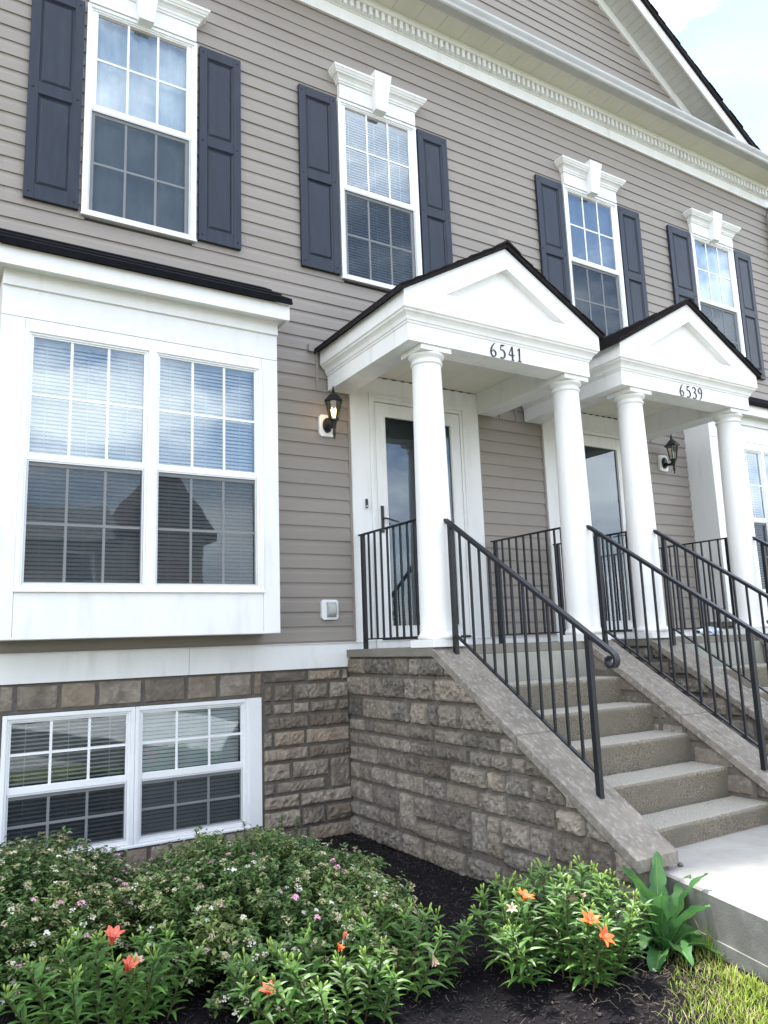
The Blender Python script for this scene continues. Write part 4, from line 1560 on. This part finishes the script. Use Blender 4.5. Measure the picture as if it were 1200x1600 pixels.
mg = MB()
for (tx, ty, n, hh) in ((2.462, -3.53, 26, .17), (2.42, -3.62, 14, .10)):
    for i in range(n):
        blade(mg, tx + rnd.gauss(0, .018), ty + rnd.gauss(0, .022), gz(tx, ty) - .005, hh * rnd.uniform(.5, 1.1), .005, hh * rnd.uniform(.1, .6), rnd.uniform(0, 2 * PI), 0)
o = obj('grass_tuft', mg, [GRASSM, DRYG]); tag(o, 'tall bright grass tuft against the side of the concrete walk', 'grass')

# concrete walk
mb = MB()
edge = [(2.60, -2.90), (2.605, -3.08), (2.575, -3.22), (2.50, -3.50), (2.385, -3.92), (2.25, -4.35), (2.05, -5.0), (1.6, -6.5), (.5, -10.2)]
poly = edge + [(3.6, -10.2), (4.3, -6.0), (4.35, -2.90)]
nb = len(poly)
zt = WALKZ
ch = .012
inner = []
cxm = 3.4
for (x, y) in poly:
    inner.append((x + (ch if x < cxm else -ch), y))
vs = [(x, y, zt) for x, y in inner] + [(x, y, zt - ch) for x, y in poly] + [(x, y, zt - .215) for x, y in poly]
fs = [tuple(range(nb))[::-1]] 
for i in range(nb):
    j = (i + 1) % nb
    fs += [(i, j, nb + j, nb + i), (nb + i, nb + j, 2 * nb + j, 2 * nb + i)]
mb.add(vs, fs)
out = [(x - (.010 if x < cxm else -.010), y) for x, y in poly]
mb.m[-len(fs):] = [0] + [0, 1] * nb
vs = [(x, y, zt - .213) for x, y in out] + [(x, y, zt - .50) for x, y in out]
fs = [tuple(range(nb))[::-1]] + [(i, (i + 1) % nb, nb + (i + 1) % nb, nb + i) for i in range(nb)]
mb.add(vs, fs, 1)
o = obj('walkway', mb, [CONC, CONCS], fixn=True); o['kind'] = 'structure'
mb = MB()
mb.box(5.06, 6.8, -10.2, -2.9, -1.75, WALKZ)
o = obj('walkway', mb, CONC); o['kind'] = 'structure'

# ------------------------------------------------------------------ plants
def leaf(mb, base, d, upv, L_, W_, droop=.3, fold=.25, mi=0, n=4, wprof=None):
    d = d.normalized(); s_ = d.cross(upv)
    if s_.length < 1e-3: s_ = Vector((1, 0, 0))
    s_.normalize(); nv = s_.cross(d).normalized()
    wp = wprof or (.25, .85, 1.0, .65, .02)
    vs = []; n = len(wp) - 1
    for k in range(n + 1):
        t = k / n
        c = base + d * (L_ * t) - Vector((0, 0, 1)) * (droop * L_ * t * t)
        w = W_ * wp[k] / 2
        vs += [c - s_ * w + nv * (w * fold * 2), c, c + s_ * w + nv * (w * fold * 2)]
    fs = []
    for k in range(n):
        a = 3 * k; b = a + 3
        fs += [(a, a + 1, b + 1, b), (a + 1, a + 2, b + 2, b + 1)]
    mb.add(vs, fs, mi)

def bush(name, label, c, rx, ry, h, nleaf, ncl, seed, pink_only=None, spikes=()):
    rnd = random.Random(seed)
    T = thing(name, label, 'shrub', c, 'flowering shrubs below the basement window')
    def surf(th, ph):      # lumpy dome
        k = 1 + .16 * noise.noise(Vector((math.cos(th) * 1.7 + seed, math.sin(th) * 1.7, ph * 1.8))) + .10 * noise.noise(Vector((math.cos(th) * 5 + seed, math.sin(th) * 5, ph * 5)))
        return Vector((rx * k * math.cos(th) * math.cos(ph) , ry * k * math.sin(th) * math.cos(ph), .06 + (h - .06) * k * max(0, math.sin(ph)) ** .85))
    st = MB(); lf = MB(); tips = []
    for i in range(640):
        th = rnd.uniform(0, 2 * PI); ph = math.asin(rnd.uniform(.0, 1) ** .9)
        p = surf(th, ph) * rnd.uniform(.88, 1.06)
        q = Vector((p.x * .25 + rnd.uniform(-.05, .05), p.y * .25 + rnd.uniform(-.05, .05), 0))
        mid = (p + q) / 2 + Vector((p.x * .12, p.y * .12, .02))
        st.tube([q, mid, p], [.004, .003, .0015], 4, cap=False)
        tips.append((p, (p - mid).normalized()))
        n = nleaf // 640
        for k in range(n):
            t = rnd.uniform(.25, 1) ** .6
            b = (mid + (p - mid) * ((t - .5) * 2)) if t > .5 else (q + (mid - q) * (t * 2))
            b = b + Vector((rnd.gauss(0, .022), rnd.gauss(0, .022), rnd.gauss(0, .016)))
            a = rnd.uniform(0, 2 * PI); e = rnd.uniform(-.2, .9)
            d = Vector((math.cos(a) * math.cos(e), math.sin(a) * math.cos(e), math.sin(e)))
            l = rnd.uniform(.024, .048)
            leaf(lf, b, d, Vector((0, 0, 1)), l, l * .50, .25, .2, wprof=(.15, 1, .75, .04))
    for (sx, sy, sz) in spikes:
        q = Vector((sx * .8, sy * .8, h * .5)); p = Vector((sx, sy, sz))
        st.tube([q, p], [.003, .0015], 4, cap=False); tips.append((p, Vector((0, 0, 1))))
        for k in range(40):
            t = rnd.uniform(.3, 1); b = q + (p - q) * t
            a = rnd.uniform(0, 2 * PI); d = Vector((math.cos(a), math.sin(a), .5))
            leaf(lf, b, d, Vector((0, 0, 1)), .032, .015, .2, .2, wprof=(.15, 1, .75, .04))
    obj('stems', st, STEMM, T)
    obj('foliage', lf, SPIL, T)
    # flower cluster meshes
    def cluster(mb, c, nrm, r_, n, rn, mi=0, sz=.0042):
        nrm = nrm.normalized(); a_ = nrm.orthogonal().normalized(); b_ = nrm.cross(a_)
        for i in range(n):
            rr = r_ * math.sqrt(rn.random()); t = rn.uniform(0, 2 * PI)
            p = c + a_ * (rr * math.cos(t)) + b_ * (rr * math.sin(t)) + nrm * (.35 * r_ * (1 - (rr / r_) ** 2) + rn.uniform(-.002, .002))
            s0 = sz * rn.uniform(.7, 1.3); tw = rn.uniform(0, PI)
            nn = (nrm + Vector((rn.gauss(0, .35), rn.gauss(0, .35), rn.gauss(0, .35)))).normalized()
            u_ = nn.orthogonal().normalized(); v_ = nn.cross(u_)
            vs = [p + nn * (.35 * s0)] + [p + (u_ * math.cos(tw + k * 2 * PI / 5) + v_ * math.sin(tw + k * 2 * PI / 5)) * s0 for k in range(5)]
            mb.add(vs, [(0, 1 + k, 1 + (k + 1) % 5) for k in range(5)], mi)
    variants = {}
    for nm, m in (('w', FLW), ('p', FLP)):
        variants[nm] = []
        for v in range(4):
            mb = MB(); rr = random.Random(v + 50)
            cluster(mb, Vector((0, 0, 0)), Vector((0, 0, 1)), rr.uniform(.013, .020), rr.randint(14, 26), rr, 0, .0052)
            variants[nm].append(mb.mesh('flower_cluster', [m]))
    dead = MB()
    vis = [t for t in tips if (t[0].y < ry * .35 or t[0].z > h * .6)]
    rnd.shuffle(vis)
    for k, (p, d) in enumerate(vis):
        dd = (d + Vector((0, 0, .9))).normalized()
        if k < ncl:
            col = 'p' if rnd.random() < .36 else 'w'
            me = rnd.choice(variants[col])
            o = bpy.data.objects.new('flower_cluster', me); COL.objects.link(o); o.parent = T
            o.location = p + dd * .008
            o.rotation_euler = dd.to_track_quat('Z', 'Y').to_euler()
            s_ = rnd.uniform(.6, 1.1); o.scale = (s_, s_, s_)
        else:
            for _ in range(1 if rnd.random() < .7 else 2):
                mi_ = 1 if rnd.random() < .25 else 0
                cluster(dead, p + dd * .004 + Vector((rnd.gauss(0, .02), rnd.gauss(0, .02), rnd.gauss(0, .01))), dd, rnd.uniform(.012, .022), rnd.randint(10, 20), rnd, mi_, .0044)
    o = obj('faded_flower_heads', dead, [FLT, FLC], T); o['kind'] = 'stuff'
    return T

bush('spirea_bush', 'dark green flowering shrub at the left edge, in front of the left basement sash', (-.40, -1.25, -1.58), .72, .90, .55, 34000, 99, 3, spikes=((-.10, .30, .56), (.22, .36, .52), (-.35, .2, .5)))
bush('spirea_bush', 'wide green flowering shrub with pink and white clusters, in front of the right basement sash', (.84, -1.76, -1.58), .84, 1.12, .46, 47000, 99, 9, spikes=((.52, .90, .44), (.62, .84, .42), (.25, .95, .42), (-.1, .95, .42)))

def lily_flower(T, p, d, s_, m, name='flower', parts=6, openness=.75, seed=0, pale=None):
    rnd = random.Random(seed)
    d = d.normalized(); a_ = d.orthogonal().normalized(); b_ = d.cross(a_)
    F = MB()
    for k in range(parts):
        t = 2 * PI * k / parts + rnd.uniform(-.15, .15)
        o_ = a_ * math.cos(t) + b_ * math.sin(t)
        wd = d.cross(o_).normalized()
        op = openness * rnd.uniform(.8, 1.2)
        vs = []
        for i, (tt, w) in enumerate(((0, .10), (.22, .26), (.45, .40), (.68, .40), (.88, .22), (1, .03))):
            r_ = s_ * op * (tt ** 1.9) * rnd.uniform(.96, 1.04); hgt = s_ * (tt - .42 * tt ** 3.2 * op)
            c = p + o_ * r_ + d * hgt
            vs += [c - wd * (w * s_ / 2) + o_ * (.04 * s_ * tt), c - o_ * (0.015 * s_), c + wd * (w * s_ / 2) + o_ * (.04 * s_ * tt)]
        fs = []
        for i in range(5):
            q = 3 * i
            fs += [(q, q + 1, q + 4, q + 3), (q + 1, q + 2, q + 5, q + 4)]
        F.add(vs, fs, 0)
    fo = obj(name, F, [m], T, smooth=True)
    if name == 'flower':
        S = MB()
        for k in range(5):
            t = 2 * PI * k / 5
            o_ = a_ * math.cos(t) + b_ * math.sin(t)
            S.tube([p, p + d * (s_ * .4) + o_ * (s_ * .05), p + d * (s_ * .72) + o_ * (s_ * .16)], .0012, 4)
        obj('stamens', S, PETALP, fo)
    return fo

def lily(name, label, c, stems, seed, flowers, group='clumps of lilies'):
    """stems: list of (dx,dy,height)"""
    rnd = random.Random(seed)
    T = thing(name, label, 'lily plant', c, group)
    st = MB()
    tops = []
    for si, (sx, sy, h) in enumerate(stems):
        lf = MB()
        lean = Vector((sx, sy, 0)) * .35 + Vector((rnd.gauss(0, .02), rnd.gauss(0, .02), 0))
        b = Vector((sx * .75, sy * .75, 0)); tp = Vector((sx, sy, h)) + lean * .3
        mid = (b + tp) / 2 + Vector((rnd.gauss(0, .012), rnd.gauss(0, .012), 0))
        st.tube([b, mid, tp], [.0045, .004, .003], 6, cap=False)
        n = int(h / .0095)
        for k in range(n):
            t = .08 + .92 * k / n
            p = b.lerp(mid, t * 2) if t < .5 else mid.lerp(tp, t * 2 - 1)
            a = k * 2.399 + rnd.uniform(-.3, .3)
            e = rnd.uniform(.15, .55) + (.35 * t)
            d = Vector((math.cos(a) * math.cos(e), math.sin(a) * math.cos(e), math.sin(e)))
            l = rnd.uniform(.085, .135) * (1 - .35 * max(0, t - .8) / .2)
            leaf(lf, p, d, Vector((0, 0, 1)), l, l * rnd.uniform(.19, .26), rnd.uniform(.15, .5), .22)
        # whorl just below the buds
        for k in range(6):
            a = k * PI / 3 + rnd.uniform(-.2, .2); e = rnd.uniform(.3, .8)
            d = Vector((math.cos(a) * math.cos(e), math.sin(a) * math.cos(e), math.sin(e)))
            leaf(lf, tp, d, Vector((0, 0, 1)), rnd.uniform(.05, .075), .018, .25, .22)
        obj('leaves', lf, LILYL, T)
        nb = rnd.randint(2, 5); bd = MB()
        for k in range(nb):
            a = rnd.uniform(0, 2 * PI); e = rnd.uniform(.75, 1.4)
            d = Vector((math.cos(a) * math.cos(e), math.sin(a) * math.cos(e), math.sin(e)))
            l = rnd.uniform(.03, .055)
            q = tp + d * l
            bd.tube([tp, q], .0016, 6, cap=False)
            bd.tube([q - d * .003, q + d * .008, q + d * .018, q + d * .026], [.0022, .0052, .0048, .0015], 6)
        obj('seed_pods', bd, LILYB, T, smooth=True)
        tops.append(tp)
    obj('stems', st, STEMM, T)
    for k, (fx, fy, fz, dv, s_, m, nm, op) in enumerate(flowers):
        p = Vector((fx, fy, fz)) - Vector(c)
        near = min(tops, key=lambda q: (q - p).length)
        sb = MB(); sb.tube([near, (near + p) / 2 + Vector((0, 0, .01)), p], .002, 4, cap=False)
        fo = lily_flower(T, p, Vector(dv), s_, m, nm, openness=op, seed=seed + k)
        obj('flower_stalk', sb, LILYL, fo)
    return T

def ring_stems(n, rx, ry, h0, h1, seed):
    rnd = random.Random(seed); out = []
    tries = 0
    while len(out) < n and tries < 2000:
        tries += 1
        x, y = rnd.uniform(-1, 1), rnd.uniform(-1, 1)
        if x * x + y * y > 1: continue
        p = (x * rx, y * ry)
        if any((p[0] - q[0]) ** 2 + (p[1] - q[1]) ** 2 < (.8 * rx * ry / n) for q in out): continue
        out.append((p[0], p[1], h1 - (h1 - h0) * (x * x + y * y) + rnd.uniform(-.03, .03)))
    return out

def PT(u, v, y=None, z=None):
    d = f * 1195.44 + r2 * (u - 600) + u2 * (800 - v)
    C = Vector((-0.99307, -6.20645, 0.04969))
    t = (y - C.y) / d.y if y is not None else (z - C.z) / d.z
    return C + d * t

def FL(u, v, y, dv, s_, m, nm='flower', op=.75):
    p = PT(u, v, y=y); return (p.x, p.y, p.z, dv, s_, m, nm, op)

lily('lily_clump', 'lily clump at the lower left with two salmon pink blooms', (-.16, -2.36, -1.58), ring_stems(19, .40, .30, .22, .33, 2), 2,
     [FL(174, 1476, -2.46, (.1, -.25, 1), .082, PETALS, op=.5), FL(196, 1520, -2.56, (.3, -.5, .9), .078, PETALS, op=.42), FL(207, 1512, -2.40, (.5, -.2, .9), .065, PETALP, op=.5)])
lily('lily_clump', 'wide lily clump at the bottom centre with one red bud opening and orange petals', (.84, -2.88, -1.56), ring_stems(28, .56, .30, .21, .32, 4), 4,
     [FL(420, 1556, -3.0, (-.2, -.4, 1), .062, PETALS, op=.55), FL(528, 1488, -3.05, (.4, -.2, .8), .04, PETALO, op=.5), 
      FL(536, 1468, -3.0, (.4, -.1, .9), .035, PETALS, op=.2), FL(676, 1492, -3.15, (.2, -.3, -1), .05, WITHER, 'withered_flower', .4), FL(474, 1568, -2.9, (-.5, -.3, .5), .045, PETALS, op=.15)])
lily('lily_clump', 'bushy lily clump by the steps with bright orange blooms', (1.80, -3.20, -1.54), ring_stems(34, .38, .38, .26, .44, 6), 6,
     [FL(818, 1408, -3.34, (.2, -.3, .9), .055, PETALO, op=.8), FL(921, 1446, -3.58, (-.1, -.4, .9), .062, PETALO, op=.8), FL(938, 1468, -3.62, (.2, -.6, .5), .062, PETALO, op=.8),
      FL(892, 1394, -3.36, (-.3, -.3, -.4), .045, WITHER, 'withered_flower', .7), FL(905, 1396, -3.38, (.5, -.3, -.3), .035, WITHER, 'withered_flower', .6), FL(800, 1422, -3.4, (-.2, -.3, .4), .03, WITHER, 'withered_flower', .9)])

# broad-leaved weed beside the cap stone
T = thing('leafy_weed', 'tall bright green broad-leaved weed growing at the foot of the left cap stone', 'plant', (2.37, -3.34, -1.55))
rnd = random.Random(8)
for k in range(20):
    mb = MB()
    a = k * 2.4 + .6; up_ = k < 9
    e = (1.46 - .05 * k) if up_ else 1.0 - .055 * (k - 9)
    l = (.48 - .018 * k) if up_ else rnd.uniform(.20, .28)
    dr = .10 if up_ else .55
    W0 = .046 if up_ else .056
    d = Vector((math.cos(a) * math.cos(e), math.sin(a) * math.cos(e), math.sin(e)))
    s_ = d.cross(Vector((0, 0, 1))); s_ = s_.normalized() if s_.length > .01 else Vector((1, 0, 0)); nv = s_.cross(d).normalized()
    n = 30; vs = []; fs = []
    base = Vector((rnd.gauss(0, .015), rnd.gauss(0, .015), .0))
    hd = Vector((math.cos(a), math.sin(a), 0))
    twist = rnd.uniform(-.5, .5)
    cs = []
    for i in range(n + 1):
        t = i / n
        c = base + d * (l * t) - Vector((0, 0, 1)) * (dr * l * t ** 3) + hd * (.30 * l * t ** 2.5)
        env = .16 + .95 * math.sin(PI * min(1, max(0, t - .12) / .88)) ** .75
        lob = .62 + .38 * abs(math.sin(t * 15 + k)) ** .6
        w = W0 * env * lob
        if t > .97: w = .003
        rf = .012 * math.sin(t * 19 + k * 2) * min(1, t * 2)
        ca, sa = math.cos(twist * t), math.sin(twist * t)
        sv = s_ * ca + nv * sa; nn_ = nv * ca - s_ * sa
        cs.append(c - nn_ * .0015)
        vs += [c - sv * w + nn_ * (w * .45 + rf), c - sv * (w * .5) + nn_ * (w * .1 - rf * .3), c, c + sv * (w * .5) + nn_ * (w * .1 + rf * .3), c + sv * w + nn_ * (w * .45 - rf)]
    for i in range(n):
        for jj in range(4):
            q = 5 * i + jj; fs.append((q, q + 1, q + 6, q + 5))
    mb.add(vs, fs)
    lo2 = obj('leaf', mb, WEEDL, T, smooth=True)
    rb = MB(); rb.tube([c + nv * .003 for c in cs[:-2]], [.0035 * (1 - .8 * q / n) for q in range(n - 1)], 5, cap=False)
    obj('midrib', rb, LILYB, lo2)
# small seedling in the mulch
T = thing('seedling', 'small grey green seedling standing alone in the dark mulch', 'plant', (1.72, -2.55, -1.56))
mb = MB(); ms_ = MB()
for k in range(46):
    z = rnd.uniform(.01, .11); a = rnd.uniform(0, 2 * PI)
    leaf(mb, Vector((rnd.gauss(0, .012), rnd.gauss(0, .012), z)), Vector((math.cos(a), math.sin(a), .5)), Vector((0, 0, 1)), rnd.uniform(.015, .03), .009, .2, .2)
obj('leaves', mb, SPIL, T)
ms_.tube([(0, 0, -.01), (.004, 0, .11)], .0015, 5); obj('stem', ms_, STEMM, T)

# ------------------------------------------------------------------ house across the street (seen only mirrored in the glass)
T = thing('house_across_the_street', 'brown brick house with a reddish gable roof, mirrored in the bay window glass', 'house', (4, -28, -1.65))
mb = MB(); mb.box(-10, 3.2, -9, 0, 0, 6.4)
obj('wall', mb, mat('pale_siding', (.42, .38, .31), (.38, .34, .28), rough=.8, nscale=.8), T)
mb = MB(); mb.box(3.2, 6.1, -9, .3, 0, 6.9); mb.prism_y([(2.7, 6.9), (6.1, 6.9), (4.35, 9.2)], -9, .28)
obj('brick_wing', mb, BRICK, T)
mb = MB()
mb.prism_y([(2.2, 6.5), (4.35, 9.3), (6.5, 6.5), (6.5, 6.85), (4.35, 9.7), (2.2, 6.85)], -9, .8)
obj('roof', mb, REDB, T)
mb = MB(); mb.prism_x([(-9.6, 6.3), (.4, 6.3), (-4.4, 8.6)], -10.4, 2.6)
obj('main_roof', mb, mat('weathered_roof', (.26, .25, .24), (.2, .19, .18), rough=.9, nscale=3), T)
for i in range(4):
    for zz in (.9, 4.2):
        w = MB(); xx = -8.6 + i * 2.9
        ring(w, xx, xx + 1.3, zz, zz + 1.7, .14, .0, .08)
        wo = obj('window', w, VINYL, T)
        w = MB(); w.box(xx + .1, xx + 1.2, .01, .03, zz + .1, zz + 1.6); obj('pane', w, DGLA, wo)
T.location = (4, -28, -1.65)
for (tx, ty, th_) in ((14.5, -30, 4.6), (21, -33, 5.6), (31, -31, 5.0)):
    Tt = thing('street_tree', {14.5: 'smallest leafy tree across the street, right beside the house there', 21: 'tallest leafy tree across the street, between two smaller ones', 31: 'leafy tree across the street farthest from the house there'}[tx], 'tree', (tx, ty, -1.65), 'trees across the street')
    mb = MB(); mb.tube([(0, 0, 0), (.1, 0, th_ * .4), (0, .1, th_ * .75)], [.16, .12, .05], 8); obj('trunk', mb, STEMM, Tt)
    mb = MB(); rr = random.Random(int(tx))
    for i in range(2600):
        v = Vector((rr.gauss(0, 1), rr.gauss(0, 1), rr.gauss(0, 1))).normalized() * (rr.random() ** .4)
        p = Vector((v.x * th_ * .42, v.y * th_ * .42, th_ * .62 + v.z * th_ * .38))
        leaf(mb, p, Vector((rr.gauss(0, 1), rr.gauss(0, 1), rr.gauss(0, 1))), Vector((0, 0, 1)), .28, .16, .2, .2, wprof=(.2, 1, .6, .05))
    obj('crown', mb, SPIL, Tt)
